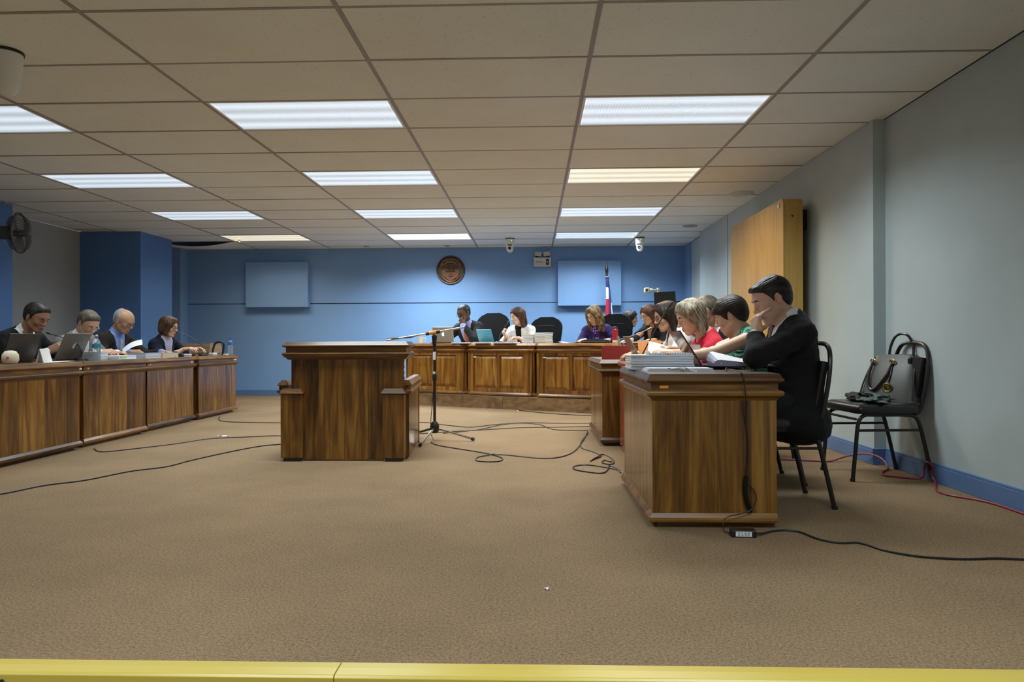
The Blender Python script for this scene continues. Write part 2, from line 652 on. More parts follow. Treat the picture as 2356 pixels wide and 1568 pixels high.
def desk_unit(label, loc, rz, w, d, h=0.72, style='boards', nb=5, mats=('wood_grain_upright', 'wood_grain_along'), group=None,
              plinth=0.028, chamfer=0.0, seed=1, ends=(4, 4), name='desk_unit', stickers=()):
    """front faces -y, width along x. crown moulding, boards, base moulding, plinth"""
    up, al = mats
    t = thing(name, label, 'desk', loc, rz, group)
    c = chamfer
    poly = [(0, 0), (w, 0), (w, d), (0, d)] if not c else [(0, c), (c, 0), (w - c, 0), (w, c), (w, d), (0, d)]
    zb = h - 0.125
    ub = [(0, d)] + ([(0, c), (c, 0), (w - c, 0), (w, c)] if c else [(0, 0), (w, 0)]) + [(w, d)]
    for nm, prof, mt in (('plinth', [(-0.03, 0.0), (-0.03, plinth), (-0.05, plinth), (-0.05, 0.0)], 'black_fabric' if plinth < 0.02 else al),
                         ('base_moulding', [(-0.02, plinth), (0.016, plinth + 0.002), (0.019, plinth + 0.012), (0.017, plinth + 0.024), (0.004, plinth + 0.044), (-0.02, plinth + 0.044)], al)):
        MB().strip(ub, prof).build(nm, mt, t, bevel=0.0 if nm == 'plinth' else 0.0012, segs=1)
    z0 = plinth + 0.044
    # hollow carcass, open towards the seat
    MB().box(0.020, w - 0.020, 0.0205, 0.034, z0, zb).build('carcass', up, t)
    for xa, xb in ((0.019, 0.032), (w - 0.032, w - 0.019)):
        MB().box(xa, xb, 0.034, d - 0.004, z0, zb).build('carcass_side', up, t)
    if style == 'boards':
        slab_boards(t, c + 0.0, w - c, z0, zb, 0.0, nb, up, seed=seed)
    else:
        # two raised-and-fielded panels in a frame
        fr = 0.055
        mid = w / 2
        f = MB()
        f.box(c, w - c, 0, 0.02, z0, z0 + 0.05).box(c, w - c, 0, 0.02, zb - 0.035, zb)
        f.box(c, c + fr, 0, 0.02, z0 + 0.05, zb - 0.035).box(w - c - fr, w - c, 0, 0.02, z0 + 0.05, zb - 0.035)
        f.box(mid - fr * 0.35, mid + fr * 0.35, 0, 0.02, z0 + 0.05, zb - 0.035)
        f.build('panel_frame', up, t, bevel=0.002, segs=1)
        for a, b in ((c + fr, mid - fr * 0.35), (mid + fr * 0.35, w - c - fr)):
            za, zz = z0 + 0.05, zb - 0.035
            rr = []
            for e, yy in ((0.002, 0.018), (0.006, 0.018), (0.040, 0.002), (0.046, 0.001)):
                rr.append([(a + e, yy, za + e), (b - e, yy, za + e), (b - e, yy, zz - e), (a + e, yy, zz - e)])
            MB().rings(rr, cap0=False).build('panel', up, t)
    for sd, n in ((-1, ends[0]), (1, ends[1])):
        if n:
            slab_boards(t, c, d, z0, zb, 0.0 if sd < 0 else w, n, up, 'end_board', side=sd, seed=seed + 9)
    if c:
        for sd in (0, 1):
            p = [(0, c), (c, 0), (c, 0.012), (0.012, c)] if sd == 0 else [(w - c, 0), (w, c), (w - 0.012, c), (w - c, 0.012)]
            MB().prism(p, z0, zb).build('corner_post', up, t)
    MB().mould(poly, [(-0.02, zb - 0.001), (0.002, zb), (0.010, zb + 0.012), (0.020, zb + 0.020), (0.026, zb + 0.024), (0.028, zb + 0.036),
                      (0.024, zb + 0.044), (0.008, zb + 0.049), (-0.02, zb + 0.049)]).build('crown_bead', al, t, bevel=0.0012, segs=1)
    MB().mould(poly, [(-0.02, zb + 0.0485), (0.006, zb + 0.0485), (0.006, zb + 0.082), (-0.02, zb + 0.082)]).build('fascia', al, t)
    MB().mould(poly, [(-0.02, zb + 0.0815), (0.012, zb + 0.0815), (0.026, zb + 0.088), (0.028, zb + 0.094), (0.010, h), (-0.02, h)]
               ).build('worktop', al, t, bevel=0.0015, segs=1)
    for (kind, sx, sz, sw, sh, face) in stickers:
        m = MB()
        if face == 'front':
            m.box(sx, sx + sw, -0.0075 if sz > zb + 0.049 else -0.0012, 0.002, sz, sz + sh)
        elif face == 'left':
            m.box(-0.0075, 0.002, sx, sx + sw, sz, sz + sh)
        else:
            m.box(w - 0.002, w + 0.0075, sx, sx + sw, sz, sz + sh)
        m.build('sticker', kind, t)
    return t


# --- the near right-hand desk: end panel towards the camera, front to the left (-x)
# local frame: front faces -y -> rotate -90 deg about z so that the front faces -x
desk_unit('varnished wooden end desk where the man in the black suit sits, cord down its panel',
          (0.555, 4.27, 0), -PI / 2, 1.0, 0.575, seed=3, nb=4, ends=(0, 4), mats=('wood_grain_upright', 'wood_grain_across'), stickers=(('orange_sticker', 0.034, 0.652, 0.040, 0.012, 'right'),))
# (its "right" end is the one facing the camera)
desk_unit('varnished wooden desk under the upright red folder, beside the orange-red corner table',
          (0.575, 6.95, 0), -PI / 2, 1.12, 0.575, seed=5, nb=4, ends=(0, 3), mats=('wood_grain_upright', 'wood_grain_across'))
# orange-red corner table between them
t = thing('corner_table', 'reddish varnished corner table with a rounded top between the two right-hand desks', 'table', (0.705, 4.36, 0))
MB().box(0.0, 0.03, 0.0, 1.35, 0.0, 0.675).build('front_panel', 'red_wood', t, bevel=0.004)
for ya in (0.03, 1.30):
    MB().box(0.03, 0.42, ya, ya + 0.025, 0.0, 0.675).build('end_panel', 'red_wood', t, bevel=0.003)
p2 = [(0.475, -0.02), (0.475, 1.37), (0.05, 1.37)] + [(-0.020 - 0.025 * math.sin(PI * i / 10), 1.33 - 1.30 * i / 10) for i in range(11)] + [(0.05, -0.02)]
MB().prism(p2, 0.6755, 0.712).build('table_top', 'red_wood', t, bevel=0.008)

# --- left-hand desks, fronts towards +x : rotate +90 deg
gl = 'run of desks on the left'
LD = [('polished wooden desk below the dark laptop of the man in the red patterned tie', -3.735, 4.52, 1.13, 11, (('white_sticker', 1.085, 0.655, 0.03, 0.016, 'front'),)),
      ('polished wooden desk with the large water bottle standing on its near corner', -3.765, 5.71, 0.965, 12, (('orange_sticker', 0.045, 0.652, 0.022, 0.014, 'front'),)),
      ('polished wooden desk in front of the bald man and the woman with bobbed hair', -3.80, 6.735, 0.965, 13, (('orange_sticker', 0.035, 0.652, 0.024, 0.014, 'front'), ('white_sticker', 0.87, 0.652, 0.03, 0.02, 'front'))),
      ('polished wooden end desk with the small blue-labelled bottle, nearest the blue wall', -3.79, 7.765, 1.02, 14, (('orange_sticker', 0.90, 0.652, 0.03, 0.014, 'front'), ('white_sticker', 0.94, 0.652, 0.045, 0.016, 'front')))]
for lab, x, y, w_, sd, st in LD:
    desk_unit(lab, (x, y, 0), PI / 2, w_ - 0.035, 0.62, seed=sd, nb=5, ends=(3, 3), stickers=st, group=gl)

# --- judges' bench on a dais, running obliquely
BA = math.atan2(8.502 - 9.634, 0.676 + 1.586)
bx0, by0 = -1.586, 9.634
BD = Vector((math.cos(BA), math.sin(BA)))
BN = Vector((-math.sin(BA), math.cos(BA)))        # pointing away from the camera, behind the bench


def bp(s, d=0.0):
    return (bx0 + BD.x * s + BN.x * d, by0 + BD.y * s + BN.y * d)


DZ = 0.165
dp = [bp(-1.35), bp(3.95), (2.385, 8.2), (2.385, 9.9), (2.385, YB - 0.5), (-2.7, YB - 0.5)]
MB()
d_ = struct(MB().prism([dp[0], dp[1], dp[2], dp[4], dp[5]], 0.0, DZ - 0.006).build('floor_dais', 'dais_wood'))
struct(MB().prism([dp[0], dp[1], dp[2], dp[4], dp[5]], DZ - 0.006, DZ).build('floor_dais_carpet', 'carpet'))
for a, b in ((-1.35, 1.33), (1.334, 3.95)):
    q = [bp(a, -0.014), bp(b, -0.014), bp(b, 0.002), bp(a, 0.002)]
    m = MB().prism(q, 0.0, DZ - 0.012)
    o = mesh_obj('dais_board', m.data('dais_board'), 'dais_wood', d_)
gb = 'units of the judges bench'
BL = ['bench unit with two raised panels in front of the man in the orange tie',
      'bench unit with two raised panels in front of the woman in the white jacket',
      'bench unit with two raised panels in front of the woman in the purple jacket',
      'bench unit in front of the woman in black with glasses, half hidden by the desks']
for i, s in enumerate((-0.285, 0.745, 1.775, 2.805)):
    p = bp(s, 0.03)
    desk_unit(BL[i], (p[0], p[1], DZ), BA, 1.0, 0.55, h=0.69, style='raised', chamfer=0.07, plinth=0.006,
              mats=('bench_wood_upright', 'bench_wood_along'), group=gb, name='bench_unit', ends=(0, 0), seed=20 + i,
              stickers=() if i == 0 else (('white_sticker', 0.125, 0.50, 0.032, 0.016, 'front'),))

# --- witness stand
t = thing('witness_stand', 'tall wooden witness stand with moulded top ledge and two low side wings', 'witness stand', (-1.86, 5.08, 0))
W = 0.925
slab_boards(t, 0.075, W - 0.015, 0.012, 0.755, 0.0, 4, 'wood_grain_upright', seed=41, th=0.03)
lp = [(0.045, -0.005), (W - 0.0, -0.005), (W - 0.0, 0.20), (0.045, 0.20)]
MB().mould(lp, [(-0.03, 0.745), (-0.004, 0.745), (0.004, 0.755), (0.022, 0.772), (0.030, 0.786), (0.026, 0.796), (0.010, 0.800), (-0.02, 0.800)]).build('crown_bead', 'wood_grain_along', t, bevel=0.0012, segs=1)
MB().mould(lp, [(-0.02, 0.7995), (0.006, 0.7995), (0.006, 0.836), (-0.02, 0.836)]).build('fascia', 'wood_grain_along', t)
MB().mould(lp, [(-0.02, 0.8355), (0.014, 0.8355), (0.028, 0.842), (0.029, 0.850), (0.004, 0.878), (-0.02, 0.878)]).build('ledge', 'wood_grain_along', t, bevel=0.0015, segs=1)
for sd in (0, 1):
    # low posts flanking the main board
    xa, xb = (0.005, 0.165) if sd == 0 else (W - 0.170, W - 0.008)
    MB().box(xa, xb, -0.035, 0.06, 0.025, 0.492).build('post', 'wood_grain_upright', t, bevel=0.004, segs=1)
    MB().box(xa + 0.02, xb - 0.02, -0.03, 0.055, 0.0, 0.025).build('foot', 'black_plastic', t)
    cp = [(xa, -0.035), (xb, -0.035), (xb, 0.06), (xa, 0.06)]
    MB().mould(cp, [(-0.002, 0.4915), (0.009, 0.4935), (0.009, 0.499), (-0.012, 0.533), (-0.02, 0.533)]).build('post_cap', 'wood_grain_along', t, bevel=0.001, segs=1)
    # side wing running back, splayed inwards
    xm = -0.003 if sd == 0 else W - 0.012
    pv = dict(loc=(xm, 0.07, 0), rot=(0, 0, -0.085 if sd == 0 else 0.085))
    nb = 3
    for j in range(nb):
        MB().box(-0.022, 0.022, 0.90 * j / nb + 0.0004, 0.90 * (j + 1) / nb - 0.0004, 0.02, 0.497).build('wing_board', 'wood_grain_upright', t, **pv)
    wp = [(-0.034, -0.015), (0.034, -0.015), (0.034, 0.915), (-0.034, 0.915)]
    MB().mould(wp, [(-0.012, 0.485), (-0.002, 0.487), (0.010, 0.500), (0.013, 0.510), (0.006, 0.520), (0.0, 0.5205), (0.0, 0.549), (0.008, 0.5495), (0.012, 0.556),
                    (-0.012, 0.590), (-0.02, 0.590)]).build('wing_cap', 'wood_grain_across', t, bevel=0.001, segs=1, **pv)
    MB().box(-0.027, 0.027, 0.875, 0.915, 0.0, 0.485).build('wing_end_post', 'wood_grain_upright', t, bevel=0.002, segs=1, **pv)
MB().box(0.165, W - 0.17, -0.006, 0.03, 0.0, 0.012).build('base_strip', 'wood_grain_along', t)
for z, mt, hh in ((0.70, 'orange_sticker', 0.022), (0.655, 'white_sticker', 0.028), (0.618, 'white_sticker', 0.022)):
    MB().box(W - 0.0155, W - 0.0135, 0.004, 0.02, z, z + hh).build('sticker', mt, t)

# ================================================================== PEOPLE : implicit-surface modelling
V3 = lambda *a: np.array(a, dtype=np.float64)


def nrm(v):
    v = np.asarray(v, float)
    return v / max(np.linalg.norm(v), 1e-9)


class Field:
    """blend of tapered capsules and ellipsoids sampled on a grid, meshed with surface nets"""
    def __init__(self, h):
        self.h = h
        self.p = []

    def cap(self, a, b, ra, rb=None, k=0.02, op='add'):
        rb = ra if rb is None else rb
        a, b = np.asarray(a, float), np.asarray(b, float)
        m = max(ra, rb)
        lo, hi = np.minimum(a, b) - m, np.maximum(a, b) + m
        ba = b - a
        L = max(ba @ ba, 1e-12)

        def fn(X, Y, Z):
            px, py, pz = X - a[0], Y - a[1], Z - a[2]
            t = np.clip((px * ba[0] + py * ba[1] + pz * ba[2]) / L, 0, 1)
            return np.sqrt((px - t * ba[0]) ** 2 + (py - t * ba[1]) ** 2 + (pz - t * ba[2]) ** 2) - (ra + (rb - ra) * t)
        self.p.append((lo, hi, fn, k, op))

    def ell(self, c, rad, R=None, k=0.02, op='add'):
        c = np.asarray(c, float)
        R = np.eye(3) if R is None else np.asarray(R, float)
        rad = np.asarray(rad, float)
        ext = np.sqrt(((R * rad) ** 2).sum(1))

        def fn(X, Y, Z):
            px, py, pz = X - c[0], Y - c[1], Z - c[2]
            k0 = 0
            k1 = 0
            for i in range(3):
                q = R[0, i] * px + R[1, i] * py + R[2, i] * pz
                k0 = k0 + (q / rad[i]) ** 2
                k1 = k1 + (q / rad[i] ** 2) ** 2
            k0 = np.sqrt(k0)
            k1 = np.sqrt(k1) + 1e-9
            return k0 * (k0 - 1) / k1
        self.p.append((c - ext, c + ext, fn, k, op))

    def box(self, c, half, R=None, r=0.005, k=0.005, op='add'):
        c = np.asarray(c, float)
        R = np.eye(3) if R is None else np.asarray(R, float)
        half = np.asarray(half, float)
        ext = np.abs(R) @ half + r

        def fn(X, Y, Z):
            px, py, pz = X - c[0], Y - c[1], Z - c[2]
            s = 0
            mx = None
            for i in range(3):
                q = np.abs(R[0, i] * px + R[1, i] * py + R[2, i] * pz) - (half[i] - r)
                s = s + np.maximum(q, 0) ** 2
                mx = q if mx is None else np.maximum(mx, q)
            return np.sqrt(s) + np.minimum(mx, 0) - r
        self.p.append((c - ext, c + ext, fn, k, op))

    def fun(self, lo, hi, fn, k=0.01, op='add'):
        self.p.append((np.asarray(lo, float), np.asarray(hi, float), fn, k, op))

    def eval(self):
        h = self.h
        lo = np.min([q[0] for q in self.p if q[4] == 'add'], 0) - 3 * h
        hi = np.max([q[1] for q in self.p if q[4] == 'add'], 0) + 3 * h
        n = np.ceil((hi - lo) / h).astype(int) + 1
        self.lo, self.n = lo, n
        ax = [(lo[i] + h * np.arange(n[i])).astype(np.float32) for i in range(3)]
        F = np.full(n, 0.08, np.float32)
        for (a, b, fn, k, op) in self.p:
            m = k + 4 * h
            i0 = np.clip(np.floor((a - m - lo) / h).astype(int), 0, n)
            i1 = np.clip(np.ceil((b + m - lo) / h).astype(int) + 1, 0, n)
            if np.any(i1 <= i0):
                continue
            sl = tuple(slice(i0[i], i1[i]) for i in range(3))
            X = ax[0][sl[0]][:, None, None]
            Y = ax[1][sl[1]][None, :, None]
            Z = ax[2][sl[2]][None, None, :]
            d = fn(X, Y, Z).astype(np.float32)
            G = F[sl]
            if op == 'add':
                w = np.maximum(k - np.abs(G - d), 0) / k
                F[sl] = np.minimum(G, d) - w * w * k * 0.25
            elif op == 'sub':
                d = -d
                w = np.maximum(k - np.abs(G - d), 0) / k
                F[sl] = np.maximum(G, d) + w * w * k * 0.25
            else:
                F[sl] = np.maximum(G, d)
        self.F = F
        return self

    def sample(self, p):
        i = np.round((np.asarray(p) - self.lo) / self.h).astype(int)
        if np.any(i < 0) or np.any(i >= self.n):
            return 0.08
        return float(self.F[tuple(i)])

    def tri(self, p):
        q = (np.asarray(p) - self.lo) / self.h
        i = np.floor(q).astype(int)
        if np.any(i < 0) or np.any(i >= self.n - 1):
            return 0.08
        f = q - i
        s = 0.0
        for a in (0, 1):
            for b in (0, 1):
                for c in (0, 1):
                    s += self.F[i[0] + a, i[1] + b, i[2] + c] * (f[0] if a else 1 - f[0]) * (f[1] if b else 1 - f[1]) * (f[2] if c else 1 - f[2])
        return float(s)

    def hit(self, p, d, off=0.0, steps=160, st=0.002):
        """walk from p along d to the surface"""
        p = np.asarray(p, float)
        d = nrm(d)
        for _ in range(steps):
            if self.tri(p) < off:
                break
            p = p + d * st
        return p

    def mesh(self):
        F, h = self.F, self.h
        S = F < 0
        c = [S[a:F.shape[0] - 1 + a, b:F.shape[1] - 1 + b, d:F.shape[2] - 1 + d] for a in (0, 1) for b in (0, 1) for d in (0, 1)]
        al = c[0].copy()
        an = c[0].copy()
        for q in c[1:]:
            al &= q
            an |= q
        act = an & ~al
        idx = np.argwhere(act)
        offs = np.array([(a, b, d) for a in (0, 1) for b in (0, 1) for d in (0, 1)])
        vals = np.stack([F[idx[:, 0] + o[0], idx[:, 1] + o[1], idx[:, 2] + o[2]] for o in offs], 1)
        pos = np.zeros((len(idx), 3))
        cnt = np.zeros(len(idx))
        for i in range(8):
            for j in range(i + 1, 8):
                if np.abs(offs[i] - offs[j]).sum() != 1:
                    continue
                va, vb = vals[:, i], vals[:, j]
                m = (va < 0) != (vb < 0)
                t = np.where(m, va / np.where(m, va - vb, 1), 0)
                pos += np.where(m[:, None], offs[i] + t[:, None] * (offs[j] - offs[i]), 0)
                cnt += m
        V = self.lo + h * (idx + pos / np.maximum(cnt, 1)[:, None])
        vid = np.full(act.shape, -1, np.int32)
        vid[act] = np.arange(len(idx))
        Q = []
        for ax in range(3):
            o1, o2 = (ax + 1) % 3, (ax + 2) % 3
            n = F.shape
            sl0 = [slice(1, n[i] - 1) for i in range(3)]
            sl1 = list(sl0)
            sl0[ax] = slice(0, n[ax] - 1)
            sl1[ax] = slice(1, n[ax])
            a, b = S[tuple(sl0)], S[tuple(sl1)]
            e = np.argwhere(a != b)
            if not len(e):
                continue
            sg = a[tuple(e.T)]
            base = e.copy()
            for i in range(3):
                if i != ax:
                    base[:, i] += 1

            def cell(d1, d2):
                q = base.copy()
                q[:, o1] -= d1
                q[:, o2] -= d2
                return vid[tuple(q.T)]
            q = np.stack([cell(1, 1), cell(0, 1), cell(0, 0), cell(1, 0)], 1)
            q[~sg] = q[~sg][:, ::-1]
            Q.append(q)
        Q = np.concatenate(Q)
        Q = Q[(Q >= 0).all(1)]
        return V, Q


def np_mesh(name, V, Q):
    me = bpy.data.meshes.new(name)
    n, m = len(V), len(Q)
    me.vertices.add(n)
    me.vertices.foreach_set('co', np.asarray(V, np.float32).ravel())
    me.loops.add(m * 4)
    me.loops.foreach_set('vertex_index', np.asarray(Q, np.int32).ravel())
    me.polygons.add(m)
    me.polygons.foreach_set('loop_start', np.arange(0, m * 4, 4, dtype=np.int32))
    me.polygons.foreach_set('loop_total', np.full(m, 4, np.int32))
    me.polygons.foreach_set('use_smooth', np.ones(m, bool))
    me.update()
    me.validate()
    return me


def relax(V, Q, it=2, lam=0.5):
    """umbrella smoothing over quad edges"""
    A = np.concatenate([Q[:, 0], Q[:, 1], Q[:, 2], Q[:, 3]])
    B = np.concatenate([Q[:, 1], Q[:, 2], Q[:, 3], Q[:, 0]])
    n = len(V)
    deg = np.bincount(A, minlength=n) + np.bincount(B, minlength=n)
    for _ in range(it):
        S = np.stack([np.bincount(A, V[B, i], n) + np.bincount(B, V[A, i], n) for i in range(3)], 1)
        V = V + lam * (S / np.maximum(deg, 1)[:, None] - V)
    return V


def rotm(yaw=0, pitch=0, roll=0):
    """columns: forward, left, up. pitch>0 looks down, yaw>0 turns left, roll>0 tips to the right shoulder"""
    m = Matrix.Rotation(yaw, 3, 'Z') @ Matrix.Rotation(pitch, 3, 'Y') @ Matrix.Rotation(roll, 3, 'X')
    return np.array(m)


# ------------------------------------------------------------------ people materials
def skin_mat():
    t = NT('skin', 0.48)
    a = t.n('ShaderNodeAttribute', attribute_name='tint')
    v = t.coords()
    n = t.noise(v, 60, 3, 0.6)
    c = t.ramp(n, [(0.3, (0.93, 0.92, 0.91)), (0.7, (1.05, 1.04, 1.03))])
    mx = t.n('ShaderNodeMix', data_type='RGBA', blend_type='MULTIPLY')
    mx.inputs[0].default_value = 1.0
    t.l(a.outputs['Color'], mx.inputs[6])
    t.l(c, mx.inputs[7])
    t.base(mx.outputs[2])
    t.set('Subsurface Weight', 0.08)
    t.set('Subsurface Radius', (0.01, 0.004, 0.002))
    t.set('Subsurface Scale', 0.5)


skin_mat()


def hair_mat(name, c0, c1, c2, rough=0.5, sx=150.0, sz=9.0, comb=False):
    t = NT(name, rough, spec=0.3)
    v = t.coords((sz * 1.5, sx, sx) if comb else (sx, sx, sz))
    n = t.noise(v, 1.0, 3, 0.6)
    v2 = t.coords((sz * 0.6, sx * 0.25, sx * 0.25) if comb else (sx * 0.25, sx * 0.25, sz * 0.4))
    n2 = t.noise(v2, 1.0, 2, 0.5)
    mx = t.n('ShaderNodeMix', data_type='FLOAT')
    mx.inputs[0].default_value = 0.5
    t.l(n, mx.inputs[2])
    t.l(n2, mx.inputs[3])
    t.base(t.ramp(mx.outputs[0], [(0.36, c0), (0.5, c1), (0.64, c2)]))
    t.bump(mx.outputs[0], 0.55, 0.006)


hair_mat('hair_black', (0.006, 0.005, 0.005), (0.016, 0.013, 0.012), (0.040, 0.034, 0.030), 0.45)
hair_mat('hair_black_combed', (0.004, 0.0035, 0.0035), (0.012, 0.010, 0.009), (0.036, 0.032, 0.030), 0.42, comb=True)
hair_mat('hair_dark_brown_combed', (0.006, 0.004, 0.003), (0.017, 0.011, 0.008), (0.045, 0.030, 0.020), 0.45, comb=True)
hair_mat('hair_dark_brown', (0.008, 0.005, 0.004), (0.022, 0.014, 0.010), (0.05, 0.033, 0.022), 0.48)
hair_mat('hair_brown', (0.030, 0.015, 0.008), (0.075, 0.038, 0.018), (0.15, 0.08, 0.038))
hair_mat('hair_chestnut', (0.022, 0.008, 0.005), (0.055, 0.022, 0.012), (0.11, 0.05, 0.026))
hair_mat('hair_light_brown', (0.05, 0.028, 0.012), (0.14, 0.085, 0.036), (0.30, 0.20, 0.095), sz=14)
hair_mat('hair_blonde', (0.10, 0.075, 0.05), (0.26, 0.205, 0.14), (0.48, 0.41, 0.31), sz=7)
hair_mat('hair_grey', (0.16, 0.16, 0.16), (0.30, 0.30, 0.30), (0.46, 0.46, 0.46), sx=90)
hair_mat('hair_brown_grey', (0.035, 0.026, 0.018), (0.09, 0.07, 0.05), (0.19, 0.155, 0.115), sx=100)
plain('glass_frame_dark', (0.01, 0.009, 0.009), 0.3)
plain('glass_frame_wire', (0.55, 0.5, 0.42), 0.25, 1.0)
plain('brow_dark', (0.015, 0.010, 0.008), 0.8)
plain('brow_brown', (0.07, 0.04, 0.022), 0.8)
plain('brow_grey', (0.25, 0.23, 0.21), 0.8)
plain('lip_natural', (0.36, 0.13, 0.10), 0.45)
plain('lip_red', (0.48, 0.06, 0.05), 0.4)
plain('lip_dark', (0.13, 0.055, 0.045), 0.45)
plain('eye_white', (0.72, 0.70, 0.66), 0.2)
plain('eye_dark', (0.02, 0.012, 0.008), 0.15)


def lens_mat():
    t = NT('spectacle_lens', 0.05, (1, 1, 1))
    t.set('Transmission Weight', 1.0)
    t.set('IOR', 1.02)
    t.set('Coat Weight', 0.6)


lens_mat()


def fabric(name, col, rough=0.85, var=0.12, scale=420, sheen=0.04):
    t = NT(name, rough, spec=0.2)
    v = t.coords()
    n = t.noise(v, scale, 2, 0.6)
    w_ = t.noise(v, 14, 3, 0.6)
    t.base(t.ramp(n, [(0.3, tuple(c * (1 - var) for c in col)), (0.7, tuple(c * (1 + var) for c in col))]))
    t.bump(w_, 0.35, 0.012)
    t.set('Sheen Weight', sheen)


fabric('suit_black', (0.0095, 0.0095, 0.0105))
fabric('suit_charcoal', (0.015, 0.015, 0.017))
fabric('suit_brown_black', (0.020, 0.017, 0.015))
fabric('suit_grey', (0.20, 0.20, 0.19))
fabric('shirt_white', (0.74, 0.75, 0.78), 0.7, 0.03)
fabric('shirt_blue', (0.19, 0.30, 0.66), 0.7, 0.05)
fabric('shirt_pale_blue', (0.40, 0.42, 0.78), 0.7, 0.05)
fabric('top_red', (0.50, 0.012, 0.035), 0.75, 0.06)
fabric('jacket_white', (0.80, 0.76, 0.70), 0.8, 0.04)
fabric('jacket_purple', (0.024, 0.013, 0.085), 0.75, 0.1)
fabric('navy_dark', (0.012, 0.014, 0.030))
fabric('top_lavender', (0.50, 0.52, 0.72), 0.75, 0.05)
fabric('black_top', (0.010, 0.010, 0.011))
fabric('dark_brown_jacket', (0.03, 0.021, 0.018))
fabric('trousers_dark', (0.015, 0.015, 0.018))
fabric('skin_top', (0.40, 0.25, 0.17), 0.8, 0.04)


def tie_mat(name, a, b, scale, ang=0.7):
    t = NT(name, 0.5)
    v = t.coords((scale, scale, scale))
    w_ = t.n('ShaderNodeTexWave', bands_direction='DIAGONAL')
    w_.inputs['Scale'].default_value = 1.0
    t.l(v, w_.inputs['Vector'])
    t.base(t.ramp(w_.outputs[0], [(0.45, a), (0.55, b)]))


tie_mat('tie_red_stripe', (0.16, 0.008, 0.010), (0.07, 0.006, 0.008), 9)
tie_mat('tie_red_pattern', (0.46, 0.07, 0.06), (0.36, 0.12, 0.10), 60)
tie_mat('tie_orange', (0.68, 0.20, 0.05), (0.62, 0.17, 0.045), 40)
tie_mat('tie_silver', (0.36, 0.42, 0.44), (0.50, 0.54, 0.52), 25)


def chevron():
    t = NT('chevron_green', 0.8, spec=0.2)
    tc = t.n('ShaderNodeTexCoord')
    sp = t.n('ShaderNodeSeparateXYZ')
    t.l(tc.outputs['Object'], sp.inputs[0])
    ad = t.n('ShaderNodeMath', operation='ADD')
    t.l(sp.outputs[0], ad.inputs[0])
    t.l(sp.outputs[1], ad.inputs[1])
    pp = t.n('ShaderNodeMath', operation='PINGPONG')
    pp.inputs[1].default_value = 0.015
    t.l(ad.outputs[0], pp.inputs[0])
    m = t.n('ShaderNodeMath', operation='ADD')
    t.l(sp.outputs[2], m.inputs[0])
    t.l(pp.outputs[0], m.inputs[1])
    s = t.n('ShaderNodeMath', operation='MULTIPLY')
    s.inputs[1].default_value = 2 * PI / 0.018
    t.l(m.outputs[0], s.inputs[0])
    si = t.n('ShaderNodeMath', operation='SINE')
    t.l(s.outputs[0], si.inputs[0])
    q = t.n('ShaderNodeMath', operation='MULTIPLY_ADD')
    q.inputs[1].default_value = 0.5
    q.inputs[2].default_value = 0.5
    t.l(si.outputs[0], q.inputs[0])
    t.base(t.ramp(q.outputs[0], [(0.36, (0.008, 0.012, 0.012)), (0.44, (0.11, 0.47, 0.35))]))


chevron()


def dotted(name, bg, fg, scale, thr):
    t = NT(name, 0.8, spec=0.2)
    v = t.coords()
    vo = t.n('ShaderNodeTexVoronoi')
    vo.inputs['Scale'].default_value = scale
    vo.inputs['Randomness'].default_value = 0.35
    t.l(v, vo.inputs['Vector'])
    t.base(t.ramp(vo.outputs['Distance'], [(thr, fg), (thr + 0.06, bg)]))
    t.bump(t.noise(v, 200, 2), 0.3, 0.004)


dotted('jacket_dotted', (0.76, 0.76, 0.76), (0.06, 0.06, 0.07), 75, 0.16)
dotted('blouse_purple', (0.05, 0.02, 0.16), (0.42, 0.36, 0.80), 32, 0.34)

SKIN = {'fair': (0.66, 0.43, 0.305), 'tan': (0.48, 0.27, 0.165), 'olive': (0.56, 0.345, 0.225), 'dark': (0.135, 0.066, 0.040), 'rosy': (0.60, 0.36, 0.26), 'brown': (0.33, 0.165, 0.095)}


